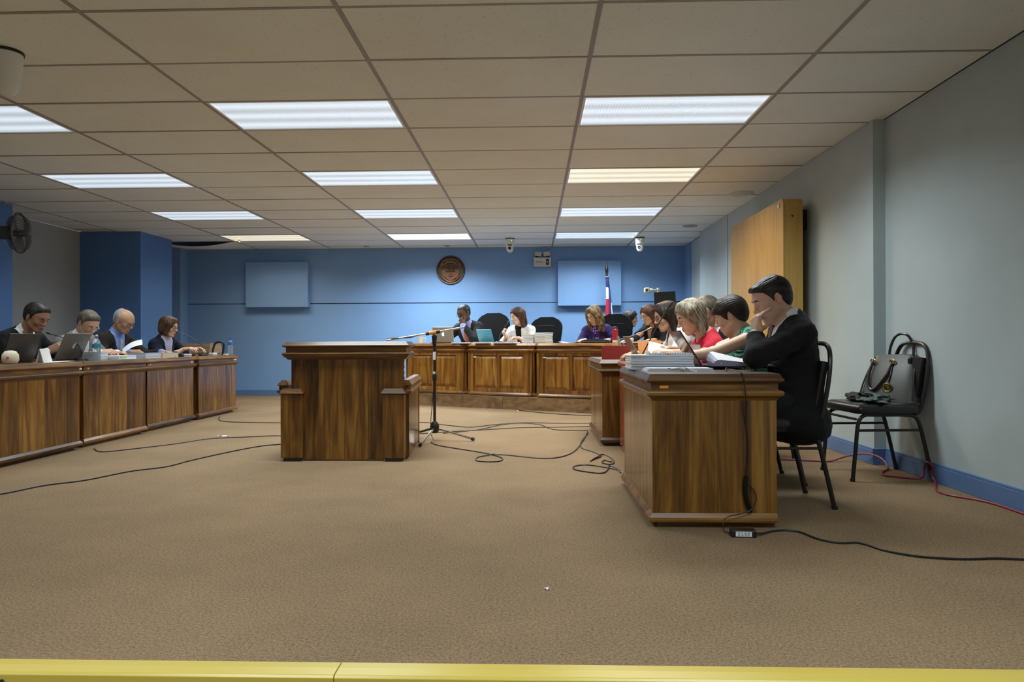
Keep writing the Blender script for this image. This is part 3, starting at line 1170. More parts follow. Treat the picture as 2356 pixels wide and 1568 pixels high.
def hand(f, W, d, n, side, s=1.0, curl=(0.35, 0.45, 0.35), spread=0.06, thumb=0.0, curls=None, thumb_dir=None):
    """five-fingered hand: W wrist, d finger direction, n palm normal, side +1 left / -1 right"""
    d = nrm(d)
    n = np.asarray(n, float)
    n = nrm(n - d * (n @ d))
    lat = -np.cross(d, n) * side            # towards the thumb
    P = lambda a, b, c: W + (d * a + lat * b + n * c) * s
    f.ell(P(0.030, 0.0, 0.0), np.array([0.045, 0.034, 0.018]) * s, np.stack([d, lat, n], 1), k=0.014)
    kn = [(0.092, 0.030), (0.096, 0.010), (0.091, -0.010), (0.082, -0.028)]
    L = [(0.043, 0.026, 0.021), (0.048, 0.030, 0.022), (0.044, 0.028, 0.021), (0.034, 0.021, 0.019)]
    for i in range(4):
        a, b = kn[i]
        f.cap(P(0.02, b * 0.62, 0.0), P(a, b, -0.002), 0.0145 * s, 0.0115 * s, k=0.012)
    for i in range(4):
        a, b = kn[i]
        p = P(a, b, -0.002)
        c = curls[i] if curls else curl
        ang = 0.0
        la = (1.5 - i) * spread
        base = nrm(d * math.cos(la) + lat * math.sin(la))
        r = [0.0098, 0.0088, 0.0080, 0.0066] if i < 3 else [0.0088, 0.0078, 0.0070, 0.0058]
        for j in range(3):
            ang += c[j]
            q = p + (base * math.cos(ang) + n * math.sin(ang)) * L[i][j] * s
            f.cap(p, q, r[j] * s, r[j + 1] * s, k=0.0035)
            p = q
    p = P(0.028, 0.026, 0.006)
    td = nrm(thumb_dir) if thumb_dir is not None else nrm(d * (0.75 + thumb * 0.2) + lat * (0.62 - thumb * 0.4) + n * (0.28 + thumb * 0.4))
    q = p + td * 0.042 * s
    f.cap(p, q, 0.0155 * s, 0.0115 * s, k=0.012)
    td = nrm(td + d * 0.25 + n * 0.05)
    p2 = q + td * 0.032 * s
    f.cap(q, p2, 0.0112 * s, 0.0095 * s, k=0.004)
    td = nrm(td + n * 0.12)
    f.cap(p2, p2 + td * 0.024 * s, 0.0096 * s, 0.0075 * s, k=0.004)


def head_prims(f, C, R, s, female=False, open_mouth=0.0, jaw=1.0):
    H = lambda *p: C + R @ (np.array(p) * s)
    e = lambda c, r, k=0.02, op='add', RR=None: f.ell(H(*c), np.array(r) * s, R if RR is None else R @ RR, k=k * s, op=op)
    cp = lambda a, b, ra, rb=None, k=0.015, op='add': f.cap(H(*a), H(*b), ra * s, (ra if rb is None else rb) * s, k=k * s, op=op)
    jw = 0.9 if female else 1.0
    e((-0.014, 0, 0.032), (0.096, 0.077, 0.084))
    e((0.020, 0, 0.030), (0.072, 0.068, 0.070), 0.03)
    e((0.026, 0, -0.040), (0.062, 0.056 * jw, 0.076), 0.03)
    for sd in (-1, 1):
        cp((-0.008, sd * 0.054 * jw, -0.050), (0.058, sd * 0.020, -0.098), 0.020, 0.014, 0.03)
        e((0.060, sd * 0.038, -0.022), (0.024, 0.022, 0.024), 0.025)
    cp((0.070, -0.012, -0.100), (0.070, 0.012, -0.100), 0.0165 if not female else 0.014, None, 0.025)
    e((0.070, 0, -0.066), (0.024, 0.026, 0.024), 0.02)
    cp((0.079, -0.030, 0.022), (0.079, 0.030, 0.022), 0.0115 if not female else 0.009, None, 0.025)
    for sd in (-1, 1):
        e((0.098, sd * 0.031, 0.001), (0.016, 0.016, 0.0125), 0.012, 'sub')
        e((0.0775, sd * 0.031, 0.001), (0.0135, 0.0150, 0.0115), 0.006)
    cp((0.089, 0, 0.014), (0.1105, 0, -0.026), 0.0070, 0.0098, 0.012)
    e((0.1095, 0, -0.0275), (0.0125, 0.0115, 0.0105), 0.008)
    for sd in (-1, 1):
        e((0.0985, sd * 0.0125, -0.031), (0.011, 0.0078, 0.0082), 0.006)
        e((0.104, sd * 0.006, -0.041), (0.006, 0.0035, 0.004), 0.003, 'sub')
    cp((0.0905, -0.015, -0.0600), (0.0905, 0.015, -0.0600), 0.0060, None, 0.008)
    cp((0.0885, -0.014, -0.0720), (0.0885, 0.014, -0.0720), 0.0068, None, 0.008)
    cp((0.101, -0.020, -0.0660), (0.101, 0.020, -0.0660), 0.0032, None, 0.004, 'sub')
    for sd in (-1, 1):
        Re = rotm(sd * 0.35, -0.18, 0)
        e((-0.012, sd * 0.0775, -0.004), (0.019, 0.0085, 0.033), 0.008, 'add', Re)
        e((-0.006, sd * 0.0865, 0.000), (0.0095, 0.0055, 0.019), 0.004, 'sub', Re)
        e((-0.010, sd * 0.077, -0.030), (0.010, 0.0065, 0.010), 0.006)


def paint_skin(V, C, R, s, base, extra=None, lips=None, stubble=0.0, blush=0.06, scalp=None):
    """per-vertex complexion: lips, cheeks, ears, beard shadow"""
    q = (V - C) @ R / s
    n = len(V)
    col = np.tile(np.array(base, float), (n, 1))
    inh = (np.abs(q) < 0.2).all(1)

    def mixin(m, c):
        m = np.clip(m, 0, 1)[:, None]
        col[:] = col * (1 - m) + np.array(c) * m
    g = lambda c, r: np.exp(-(((q - np.array(c)) / np.array(r)) ** 2).sum(1)) * inh
    b = np.array(base)
    for sd in (-1, 1):
        mixin(g((0.07, sd * 0.042, -0.03), (0.03, 0.022, 0.022)) * blush * 6, b * np.array([1.08, 0.86, 0.84]))
        mixin(g((-0.01, sd * 0.082, -0.004), (0.025, 0.02, 0.035)) * 0.5, b * np.array([1.05, 0.80, 0.76]))
        mixin(g((0.088, sd * 0.031, 0.004), (0.012, 0.018, 0.010)) * 0.45, b * np.array([0.80, 0.70, 0.68]))
    mixin(g((0.112, 0, -0.028), (0.015, 0.016, 0.014)) * 0.5, b * np.array([1.05, 0.80, 0.76]))
    if stubble:
        m = np.maximum(g((0.05, 0, -0.085), (0.06, 0.06, 0.035)), 0) * stubble
        mixin(m, b * np.array([0.45, 0.46, 0.50]))
    return col


def set_tint(me, col):
    at = me.attributes.new('tint', 'FLOAT_COLOR', 'POINT')
    c4 = np.ones((len(col), 4), np.float32)
    c4[:, :3] = col
    at.data.foreach_set('color', c4.ravel())


# ------------------------------------------------------------------ hair styles (head-local space, x forward, z up)
def hair_field(style, h):
    f = Field(h)
    if style in ('short', 'receding', 'fringe_ring', 'short_part', 'cropped', 'pixie', 'short_full'):
        th = {'short': 0.008, 'short_part': 0.007, 'receding': 0.006, 'fringe_ring': 0.006, 'cropped': 0.004, 'pixie': 0.014, 'short_full': 0.010}[style]
        f.ell((-0.018, 0, 0.033), (0.096 + th, 0.0765 + th, 0.085 + th))
        f.ell((0.020, 0, 0.031), (0.072 + th * 0.35, 0.068 + th * 0.6, 0.070 + th * 0.6), k=0.03)
        f.ell((-0.045, 0, -0.022), (0.050 + th, 0.056 + th, 0.060), k=0.03)
        zt = [-0.12, -0.03, 0.0, 0.03, 0.055, 0.075, 0.09, 0.2]
        xt = [-0.02, 0.012, 0.020, 0.036, 0.052, 0.085, 0.2, 0.2]
        lx = [-0.2, -0.075, -0.045, -0.030, -0.012, 0.006, 0.014, 0.022, 0.2]
        lz = [-0.085, -0.075, -0.055, -0.020, 0.030, 0.022, -0.012, -0.016, -0.016]
        if style == 'short_part':
            # side-parted, combed forward-up quiff
            for i in range(7):
                y = -0.045 + 0.013 * i
                f.cap((-0.055, y, 0.100 - 0.2 * abs(y + 0.005)), (0.073, y * 0.85, 0.092 - 0.3 * abs(y)), 0.018, 0.014, k=0.010)
            f.cap((0.072, -0.03, 0.084), (0.072, 0.03, 0.084), 0.012, None, k=0.02)
            f.cap((0.094, 0.050, 0.106), (-0.075, 0.050, 0.112), 0.0055, None, k=0.004, op='sub')
        if style == 'short_full':
            f.cap((0.050, -0.030, 0.090), (0.050, 0.030, 0.090), 0.020, None, k=0.03)
            xt = [-0.02, 0.012, 0.020, 0.034, 0.048, 0.066, 0.086, 0.11]
            zt = [-0.12, -0.03, 0.0, 0.03, 0.055, 0.072, 0.088, 0.12]
        if style == 'receding':
            xt = [-0.02, 0.008, 0.014, 0.022, 0.030, 0.042, 0.066, 0.2]
            zt = [-0.12, -0.03, 0.0, 0.03, 0.055, 0.075, 0.100, 0.118]
        if style == 'fringe_ring':
            xt = [-0.03, 0.006, 0.010, 0.006, -0.010, -0.030, -0.055, -0.085]
            zt = [-0.12, -0.03, 0.0, 0.03, 0.055, 0.080, 0.100, 0.112]
        if style == 'pixie':
            f.ell((-0.050, 0, 0.010), (0.062, 0.070, 0.080), k=0.03)
            f.cap((0.030, -0.045, 0.085), (0.070, -0.045, 0.040), 0.022, 0.012, k=0.02)
            f.cap((0.030, 0.045, 0.085), (0.072, 0.040, 0.045), 0.022, 0.012, k=0.02)
            f.cap((0.02, 0.0, 0.108), (0.083, 0.0, 0.062), 0.022, 0.012, k=0.02)
            f.cap((0.02, 0.064, 0.02), (0.030, 0.066, -0.018), 0.014, 0.008, k=0.015)
            f.cap((0.02, -0.064, 0.02), (0.030, -0.066, -0.018), 0.014, 0.008, k=0.015)
            xt = [-0.02, 0.018, 0.034, 0.050, 0.082, 0.2, 0.2, 0.2]
            zt = [-0.12, -0.03, -0.01, 0.02, 0.040, 0.055, 0.09, 0.2]
            lz = [-0.100, -0.085, -0.055, -0.020, 0.020, 0.006, -0.022, -0.030, -0.03]

        def keep(X, Y, Z):
            a = X - np.interp(Z, zt, xt).astype(np.float32)
            b = np.interp(X, lx, lz).astype(np.float32) - Z
            return np.maximum(a + 0 * Y, b + 0 * Y)
        f.fun((-0.3, -0.3, -0.3), (0.3, 0.3, 0.3), keep, op='int')
    else:
        th = 0.011
        f.ell((-0.016, 0, 0.034), (0.098 + th, 0.078 + th, 0.086 + th))
        f.ell((0.020, 0, 0.038), (0.072 + th * 0.7, 0.068 + th, 0.068 + th), k=0.03)
        if style == 'bob':
            f.ell((-0.038, 0, -0.040), (0.070, 0.088, 0.085), k=0.04)
            for sd in (-1, 1):
                f.cap((0.030, sd * 0.070, 0.040), (0.030, sd * 0.078, -0.085), 0.030, 0.026, k=0.03)
                f.cap((0.064, sd * 0.030, 0.094), (0.066, sd * 0.066, 0.030), 0.022, 0.016, k=0.02)
            zb = -0.115
        elif style == 'long_straight':
            f.ell((-0.050, 0, -0.070), (0.060, 0.086, 0.125), k=0.04)
            for sd in (-1, 1):
                f.cap((0.0, sd * 0.074, 0.040), (0.0, sd * 0.082, -0.150), 0.028, 0.030, k=0.03)
                f.cap((0.044, sd * 0.020, 0.108), (0.036, sd * 0.072, 0.030), 0.019, 0.014, k=0.02)
            zb = -0.20
        elif style == 'shoulder':      # straight, to the shoulder, swept from a side parting
            f.ell((-0.040, 0, -0.050), (0.050, 0.084, 0.110), k=0.04)
            for sd in (-1, 1):
                f.cap((-0.004, sd * 0.074, 0.045), (-0.002, sd * 0.082, -0.135), 0.027, 0.024, k=0.03)
                f.cap((0.046, sd * 0.024, 0.104), (0.036, sd * 0.072, 0.030), 0.020, 0.016, k=0.02)
            zb = -0.185
        elif style == 'wavy_long':
            f.ell((-0.045, 0, -0.070), (0.068, 0.095, 0.130), k=0.04)
            for sd in (-1, 1):
                pts = [(0.030, sd * 0.070, 0.050), (0.030, sd * 0.088, -0.010), (0.040, sd * 0.080, -0.070), (0.032, sd * 0.094, -0.125), (0.044, sd * 0.080, -0.175), (0.030, sd * 0.086, -0.215)]
                for a, b in zip(pts[:-1], pts[1:]):
                    f.cap(a, b, 0.031, 0.029, k=0.02)
                pts = [(0.050, sd * 0.058, 0.055), (0.060, sd * 0.072, 0.0), (0.052, sd * 0.066, -0.055), (0.068, sd * 0.070, -0.110), (0.058, sd * 0.060, -0.165), (0.066, sd * 0.062, -0.200)]
                for a, b in zip(pts[:-1], pts[1:]):
                    f.cap(a, b, 0.018, 0.018, k=0.012)
                f.cap((0.060, sd * 0.018, 0.106), (0.068, sd * 0.060, 0.045), 0.020, 0.016, k=0.02)
            zb = -0.26
        # open the face
        f.ell((0.105, 0, -0.030), (0.082 if style in ('shoulder', 'long_straight') else 0.075, 0.074 if style in ('shoulder', 'long_straight') else 0.060, 0.102), k=0.012, op='sub')
        f.cap((0.02, 0, -0.10), (0.02, 0, -0.30), 0.050, 0.056, k=0.02, op='sub')
        f.fun((-0.3, -0.3, -0.4), (0.3, 0.3, 0.3), lambda X, Y, Z: (zb + 0.012 * np.sin(Y * 90) + 0.01 * np.sin(X * 70)) - Z, op='int')
    return f


def groove(V, kind, freq, amp):
    if kind == 'phi':          # combed front to back
        a = np.arctan2(V[:, 2] - 0.02, V[:, 1])
        w_ = np.sin(a * freq + 1.5 * np.sin(V[:, 0] * 18)) + 0.7 * np.sin(a * freq * 1.73 + 2 + 2 * np.sin(V[:, 0] * 25))
    else:                      # hanging strands
        a = np.arctan2(V[:, 1], V[:, 0] + 0.02)
        w_ = np.sin(a * freq + 2.5 * np.sin(V[:, 2] * 22)) + 0.5 * np.sin(a * freq * 2.3 + 1.3 + 3 * np.sin(V[:, 2] * 15))
    d = V - np.array([-0.01, 0, 0.0])
    if kind != 'phi':
        d[:, 2] *= 0.25
    d /= np.linalg.norm(d, axis=1)[:, None] + 1e-6
    return V + d * (w_ * amp)[:, None]


def wrinkle(V, amp, seed=0):
    r = np.random.default_rng(seed)
    w_ = np.zeros(len(V))
    for i in range(7):
        k = r.normal(size=3) * np.array([26, 26, 34])
        w_ += np.sin(V @ k + r.uniform(0, 6)) / 7
    w2 = np.sin(V[:, 2] * 95 + 4 * np.sin(V[:, 0] * 17 + seed) + 3 * np.sin(V[:, 1] * 21)) * 0.3
    return (w_ * 1.6 + w2) * amp


def displace(V, Q, w_):
    P = V[Q]
    n = np.cross(P[:, 2] - P[:, 0], P[:, 3] - P[:, 1])
    N = np.zeros_like(V)
    for i in range(4):
        for c in range(3):
            N[:, c] += np.bincount(Q[:, i], n[:, c], len(V))
    N /= np.linalg.norm(N, axis=1)[:, None] + 1e-12
    return V + N * w_[:, None]


def field_obj(f, name, mat, parent, it=2, amp=0.0, seed=0, mapfn=None, tintfn=None):
    f.eval()
    V, Q = f.mesh()
    if it:
        V = relax(V, Q, it)
    if amp:
        V = displace(V, Q, wrinkle(V, amp, seed))
    if mapfn:
        V = mapfn(V)
    me = np_mesh(name, V, Q)
    if tintfn:
        set_tint(me, tintfn(V))
    return mesh_obj(name, me, mat, parent)


def person(label, loc, face, hip, neck, head, hrot, L, R, skin='fair', hair=None, hairmat='hair_dark_brown', outfit=None, female=False, s=1.0, hv=0.006,
           glasses=None, brow='brow_dark', lip='lip_natural', stubble=0.0, twist=0.0, seed=0, group=None, girth=1.0, knee=None, groove_=None, sw=None, hair_s=1.0):
    """all joint positions are world coordinates; face = heading angle of the body"""
    loc = np.array(loc, float)
    cz, sz = math.cos(face), math.sin(face)
    W2L = np.array([[cz, sz, 0], [-sz, cz, 0], [0, 0, 1]])
    lc = lambda p: W2L @ (np.array(p, float) - loc)
    ld = lambda d: W2L @ np.array(d, float)
    t = thing('person', label, 'person', tuple(loc), face, group)
    hip, neck, C = lc(hip), lc(neck), lc(head)
    Rh = rotm(*hrot)
    u = nrm(neck - hip)
    Lt = np.linalg.norm(neck - hip)
    fw = nrm(V3(math.cos(twist), math.sin(twist), 0) - u * (V3(math.cos(twist), math.sin(twist), 0) @ u))
    la = np.cross(u, fw)
    Rt = np.stack([fw, la, u], 1)
    T = lambda a, b, c: hip + fw * a + la * b + u * c
    fs = 0.86 if female else 1.0
    sw = sw or (0.152 if female else 0.172)
    g = girth
    arms = {}
    for nm, a, sd in (('L', L, 1), ('R', R, -1)):
        a = dict(a)
        sh = lc(a['sh']) if 'sh' in a else neck - u * 0.055 + la * sd * sw
        wr = lc(a['wr'])
        if 'el' in a:
            el = lc(a['el'])
        else:                              # two-bone reach with the elbow out to the side and down
            l1, l2 = (0.285, 0.255) if not female else (0.265, 0.235)
            dv = wr - sh
            D = np.linalg.norm(dv)
            dn = dv / D
            D = min(D, (l1 + l2) * 0.985)
            x = (l1 * l1 - l2 * l2 + D * D) / (2 * D)
            hgt = math.sqrt(max(l1 * l1 - x * x, 0))
            pole = la * sd * a.get('out', 0.8) - V3(0, 0, 1) * a.get('down', 0.8) - V3(1, 0, 0) * 0.2
            pole = nrm(pole - dn * (pole @ dn))
            el = sh + dn * x + pole * hgt
        arms[nm] = (sh, el, wr, a, sd)

    def torso(f, o, low=True):
        if low:
            f.ell(hip + u * 0.02, (0.120 * g + o, 0.158 * fs + o, 0.11 + o), Rt)
        f.ell(T(0.0, 0, Lt * 0.34), (0.104 * g * fs + o, 0.140 * fs * g + o, 0.16 + o), Rt, k=0.06)
        f.ell(T(0.012, 0, Lt * 0.68), (0.110 * fs + o, 0.152 * fs + o, 0.165 + o), Rt, k=0.06)
        if female:
            for sd in (-1, 1):
                f.ell(T(0.080, sd * 0.062, Lt * 0.62), (0.050 + o, 0.056 + o, 0.056 + o), Rt, k=0.03)
        f.cap(arms['L'][0], arms['R'][0], 0.050 * fs + o * 0.8, None, k=0.05)
        for nm in 'LR':
            f.cap(neck + u * 0.015, arms[nm][0] * 0.8 + neck * 0.2, 0.045 * fs + o, 0.050 * fs + o, k=0.04)

    def sleeve(f, nm, o, upto=1.0, k=0.03):
        sh, el, wr, a, sd = arms[nm]
        if upto <= 0.5:
            f.cap(sh, sh + (el - sh) * upto * 2, 0.052 * fs + o, 0.046 * fs + o, k=k)
            return
        f.cap(sh, el, 0.049 * fs + o * 0.85, 0.042 * fs + o, k=k)
        f.cap(el, el + (wr - el) * ((upto - 0.5) * 2), 0.043 * fs + o, (0.043 - 0.015 * (upto - 0.5) * 2) * fs + o * 0.9, k=k * 0.7)

    # ---- body: one continuous skin
    f = Field(hv)
    head_prims(f, C, Rh, s, female)
    f.cap(neck - u * 0.03, C + Rh @ (V3(-0.022, 0, -0.045) * s), 0.060 * (0.82 if female else 1), 0.053 * (0.84 if female else 1), k=0.025)
    torso(f, -0.004)
    for nm in 'LR':
        sh, el, wr, a, sd = arms[nm]
        f.cap(sh, el, 0.050 * fs, 0.041 * fs, k=0.03)
        f.cap(el, el * 0.4 + wr * 0.6, 0.041 * fs, 0.036 * fs, k=0.02)
        f.cap(el * 0.4 + wr * 0.6, wr, 0.036 * fs, 0.0265 * fs, k=0.02)
        hs = (0.90 if female else 1.0)
        hk = {q: a[q] for q in ('curl', 'spread', 'thumb', 'curls') if q in a}
        if 'thumb_dir' in a:
            hk['thumb_dir'] = ld(a['thumb_dir'])
        hand(f, wr, ld(a['d']), ld(a['n']), sd, hs, **hk)
    body = field_obj(f, 'body', 'skin', t, it=1,
                     tintfn=lambda V: paint_skin(V, C, Rh, s, SKIN[skin], stubble=stubble))
    # ---- face details laid on the surface
    H = lambda *p: C + Rh @ (np.array(p) * s)
    onface = lambda y, z, off=0.0: f.hit(H(0.15, y, z), -Rh[:, 0], off)
    for sd in (-1, 1):
        pts = [onface(sd * 0.014, 0.022), onface(sd * 0.026, 0.027), onface(sd * 0.038, 0.027), onface(sd * 0.049, 0.020)]
        MB().tube(spline(pts, 3), [0.0022 * s] + [0.0042 * s] * 5 + [0.0036 * s, 0.003 * s, 0.002 * s, 0.0014 * s], 6).build('eyebrow', brow, t, smooth=True)
        pts = [onface(sd * 0.018, -0.002, -0.0005), onface(sd * 0.027, -0.005, -0.0005), onface(sd * 0.036, -0.005, -0.0005), onface(sd * 0.045, -0.001, -0.0005)]
        MB().tube(spline(pts, 3), [0.0008 * s] + [0.0023 * s] * 8 + [0.0012 * s], 6).build('eyelash', 'eye_dark', t, smooth=True)
    lp = []
    for z, r in ((-0.0605, 0.0042), (-0.0715, 0.0052)):
        pts = [onface(y, z - (0.002 if abs(y) < 0.004 and z > -0.065 else 0)) for y in (-0.021, -0.011, 0.0, 0.011, 0.021)]
        pts[0] = onface(-0.022, -0.066)
        pts[-1] = onface(0.022, -0.066)
        lp.append((spline(pts, 3), r))
    m = MB()
    for P_, r in lp:
        nP = len(P_)
        m.tube(P_, [r * s * (0.25 + 0.75 * math.sin(PI * i / (nP - 1))) for i in range(nP)], 8)
    m.build('lips', lip, t, smooth=True)
    if glasses:
        gm = MB()
        for sd in (-1, 1):
            ring = []
            for i in range(16):
                a = 2 * PI * i / 16
                ca, sa = math.cos(a), math.sin(a)
                yy = 0.0225 * math.copysign(abs(ca) ** 0.7, ca)
                zz = 0.0155 * math.copysign(abs(sa) ** 0.7, sa)
                ring.append(H(0.104 - abs(sd * 0.032 + yy) * 0.12, sd * 0.0325 + yy, -0.004 + zz))
            gm.tube(ring, 0.0017 * s if glasses == 'dark' else 0.0012 * s, 6, closed=True)
            gm.tube([H(0.0975, sd * 0.055, 0.004), H(0.05, sd * 0.076, 0.006), H(-0.005, sd * 0.083, 0.006), H(-0.02, sd * 0.082, -0.012)], 0.0017 * s, 6)
        gm.tube([H(0.103, -0.011, 0.0), H(0.106, 0, 0.003), H(0.103, 0.011, 0.0)], 0.0016 * s, 6)
        go = gm.build('glasses', 'glass_frame_dark' if glasses == 'dark' else 'glass_frame_wire', t, smooth=True)
        for sd in (-1, 1):
            lm = MB()
            ring = []
            for i in range(16):
                a = 2 * PI * i / 16
                ca, sa = math.cos(a), math.sin(a)
                yy = 0.0222 * math.copysign(abs(ca) ** 0.7, ca)
                zz = 0.0152 * math.copysign(abs(sa) ** 0.7, sa)
                ring.append((0.104 - abs(sd * 0.032 + yy) * 0.12, sd * 0.0325 + yy, -0.004 + zz))
            lm.rings([[H(x - 0.0006, y, z) for x, y, z in ring], [H(x + 0.0006, y, z) for x, y, z in ring]])
            lm.build('lens', 'spectacle_lens', go)
    # ---- hair
    if hair:
        hf = hair_field(hair, 0.004 if hv < 0.0055 else 0.005)

        def hm(V):
            if groove_:
                V = groove(V, *groove_)
            return (V * s * hair_s) @ Rh.T + C
        field_obj(hf, 'hair', hairmat, t, it=2, mapfn=hm)
    # ---- clothes
    ou = dict(outfit)
    kind = ou['kind']
    ch = 0.008

    def collar(f, r, z0, z1, kk=0.006):
        ax = nrm(C + Rh @ V3(-0.02, 0, -0.05) - neck)
        f.cap(neck + ax * z0, neck + ax * z1, r, r * 0.93, k=kk)

    def vcut(f, c0, c1, wd, a0=0.0):
        # V opening on the chest between heights c0 and c1 (fractions of the torso)
        c0, c1 = c0 * Lt, c1 * Lt

        def fn(X, Y, Z):
            px, py, pz = X - hip[0], Y - hip[1], Z - hip[2]
            a = fw[0] * px + fw[1] * py + fw[2] * pz
            b = la[0] * px + la[1] * py + la[2] * pz
            c = u[0] * px + u[1] * py + u[2] * pz
            return np.maximum(np.maximum((np.abs(b) - np.clip((c - c0) / (c1 - c0), 0, 1.3) * wd) * 0.9, c0 - c), a0 - a)
        f.fun(hip - 0.7, hip + 0.9, fn, k=0.006, op='sub')

    if kind in ('suit', 'open_jacket'):
        j = Field(ch)
        torso(j, 0.020)
        if ou.get('drape'):
            j.ell(hip + V3(0.05, 0, -0.105), (0.225, 0.236, 0.125), k=0.06)
            j.ell(hip + V3(-0.03, 0, -0.16), (0.135, 0.228, 0.085), k=0.05)
        elif ou.get('tail', True):
            j.ell(hip - V3(0.0, 0, 0.06), (0.135 * g, 0.185 * fs, 0.11), k=0.05)
            j.ell(hip - V3(0.06, 0, 0.13), (0.085, 0.17 * fs, 0.10), k=0.05)
        for nm in 'LR':
            sleeve(j, nm, 0.016, ou.get('sleeve', 0.93))
        collar(j, 0.078 * (0.86 if female else 1), -0.05, 0.004, 0.02)
        for nm in 'LR':
            sh, el, wr, a, sd = arms[nm]
            j.cap(wr, wr + ld(a['d']) * 0.12, 0.034 * fs, 0.05, k=0.004, op='sub')
        ax = nrm(C + Rh @ V3(-0.02, 0, -0.05) - neck)
        j.cap(neck - u * 0.02, neck + ax * 0.12, 0.067 * (0.80 if female else 1), 0.078 * (0.80 if female else 1), k=0.006, op='sub')
        vc = ou.get('v', (0.42, 0.98, 0.062))
        vcut(j, *vc)
        field_obj(j, 'jacket', ou['jacket'], t, it=2, amp=0.0048, seed=seed)
        sf = Field(ch * 0.8)
        torso(sf, 0.010, False)
        if kind == 'suit':
            collar(sf, 0.068, -0.035, 0.052)
            sf.cap(T(0.085, 0, Lt * 1.10), T(0.16, 0, Lt * 1.22), 0.018, 0.03, k=0.006, op='sub')
        for nm in 'LR':
            sh, el, wr, a, sd = arms[nm]
            if ou.get('cuff', True):
                q = nrm(wr - el)
                sf.cap(wr - q * 0.06, wr - q * 0.004, 0.0365 * fs, None, k=0.005)
        sf.ell(C, np.array([0.11, 0.085, 0.125]) * s, Rh, k=0.004, op='sub')
        so = field_obj(sf, 'shirt' if kind == 'suit' else 'top', ou['shirt'], t, it=1)
        if 'tie' in ou:
            rows = []
            c1 = 1.00
            N = 14
            for i in range(N + 1):
                c = Lt * (c1 - (c1 - ou.get('tie_end', 0.30)) * i / N)
                wdt = 0.016 if i == 0 else 0.019 if i == 1 else 0.012 + 0.024 * i / N
                row = []
                for b in (-1, -0.5, 0, 0.5, 1):
                    p = sf.hit(T(0.26, b * wdt, c), -fw, 0.0, 300, 0.0015)
                    row.append(p + fw * (0.006 if i > 1 else 0.012))
                rows.append(row)
            MB().sheet(rows, 0.004).build('tie', ou['tie'], t, smooth=True)
    elif kind == 'blouse':
        b = Field(ch * 0.85)
        torso(b, 0.012)
        for nm in 'LR':
            if ou.get('sleeve', 0.5) > 0:
                sleeve(b, nm, ou.get('ease', 0.014), ou['sleeve'])
            else:
                sh, el, wr, a, sd = arms[nm]
                b.ell(sh + la * sd * 0.045 - u * 0.05, (0.075, 0.058, 0.085), Rt, k=0.012, op='sub')
        b.ell(hip - V3(0, 0, 0.05), (0.14 * g, 0.18 * fs, 0.10), k=0.05)
        b.cap(neck + u * 0.0 + fw * 0.02, neck + u * 0.10 + fw * 0.03, ou.get('neck_r', 0.075), None, k=0.006, op='sub')
        field_obj(b, 'top', ou['top'], t, it=1, amp=0.0025, seed=seed)
    # ---- trousers and shoes
    kz = 0.50
    hips = [hip + V3(0, 0.085, -0.02), hip + V3(0, -0.085, -0.02)]
    tr = Field(0.012)
    tr.ell(hip - V3(0, 0, 0.02), (0.12 * g, 0.17 * fs, 0.09), k=0.04)
    kd = knee or 0.40
    for i, hp in enumerate(hips):
        kn = V3(hp[0] + kd, hp[1] + (0.05 if i == 0 else -0.05), hip[2] - 0.03)
        ft = V3(kn[0] + 0.02, kn[1], 0.08)
        tr.cap(hp, kn, 0.082 * fs, 0.062 * fs, k=0.04)
        tr.cap(kn, ft, 0.062 * fs, 0.045 * fs, k=0.03)
        sf = Field(0.010)
        sf.ell((ft[0] + 0.07, ft[1], 0.042), (0.13, 0.045, 0.036), k=0.01)
        sf.cap((ft[0], ft[1], 0.045), (ft[0], ft[1], 0.09), 0.04, None, k=0.02)
        sf.fun((-9, -9, -1), (9, 9, 1), lambda X, Y, Z: 0.004 - Z, op='int')
        field_obj(sf, 'shoe', 'black_vinyl', t, it=1)
    field_obj(tr, 'trousers', ou.get('trousers', 'trousers_dark'), t, it=2, amp=0.003, seed=seed)
    return t, f


# ------------------------------------------------------------------ the people
DN = (0, 0, -1)
flat = dict(n=DN, curl=(0.25, 0.35, 0.25))
write_ = dict(curl=(0.75, 0.8, 0.5), thumb=0.6)

# right-hand desks, facing -x
person('man in a black suit and dark red tie resting his cheek on his hand', (1.40, 3.84, 0), PI,
       (1.428, 3.845, 0.555), (1.416, 3.845, 0.968), (1.306, 3.845, 1.100), (0.0, 0.42, 0.0),
       dict(sh=(1.405, 3.680, 0.905), el=(1.140, 3.600, 0.788), wr=(1.176, 3.705, 0.902), d=(0.05, 0.18, 1), n=(0.90, 0.40, 0.12),
            curls=[(0.85, 0.08, 0.05), (0.95, 0.15, 0.1), (1.15, 0.8, 0.5), (1.2, 0.9, 0.5)], thumb_dir=(0.7, 0.6, 0.25), spread=0.05),
       dict(el=(1.36, 4.13, 0.775), wr=(1.27, 3.99, 0.762), d=(-1, -0.12, -0.03), **flat),
       skin='rosy', hair='short_part', hairmat='hair_black_combed', hv=0.0042, stubble=0.5, seed=1, groove_=('phi', 46, 0.0006),
       outfit=dict(kind='suit', jacket='suit_black', shirt='shirt_white', tie='tie_red_stripe', v=(0.45, 0.98, 0.066), drape=True))
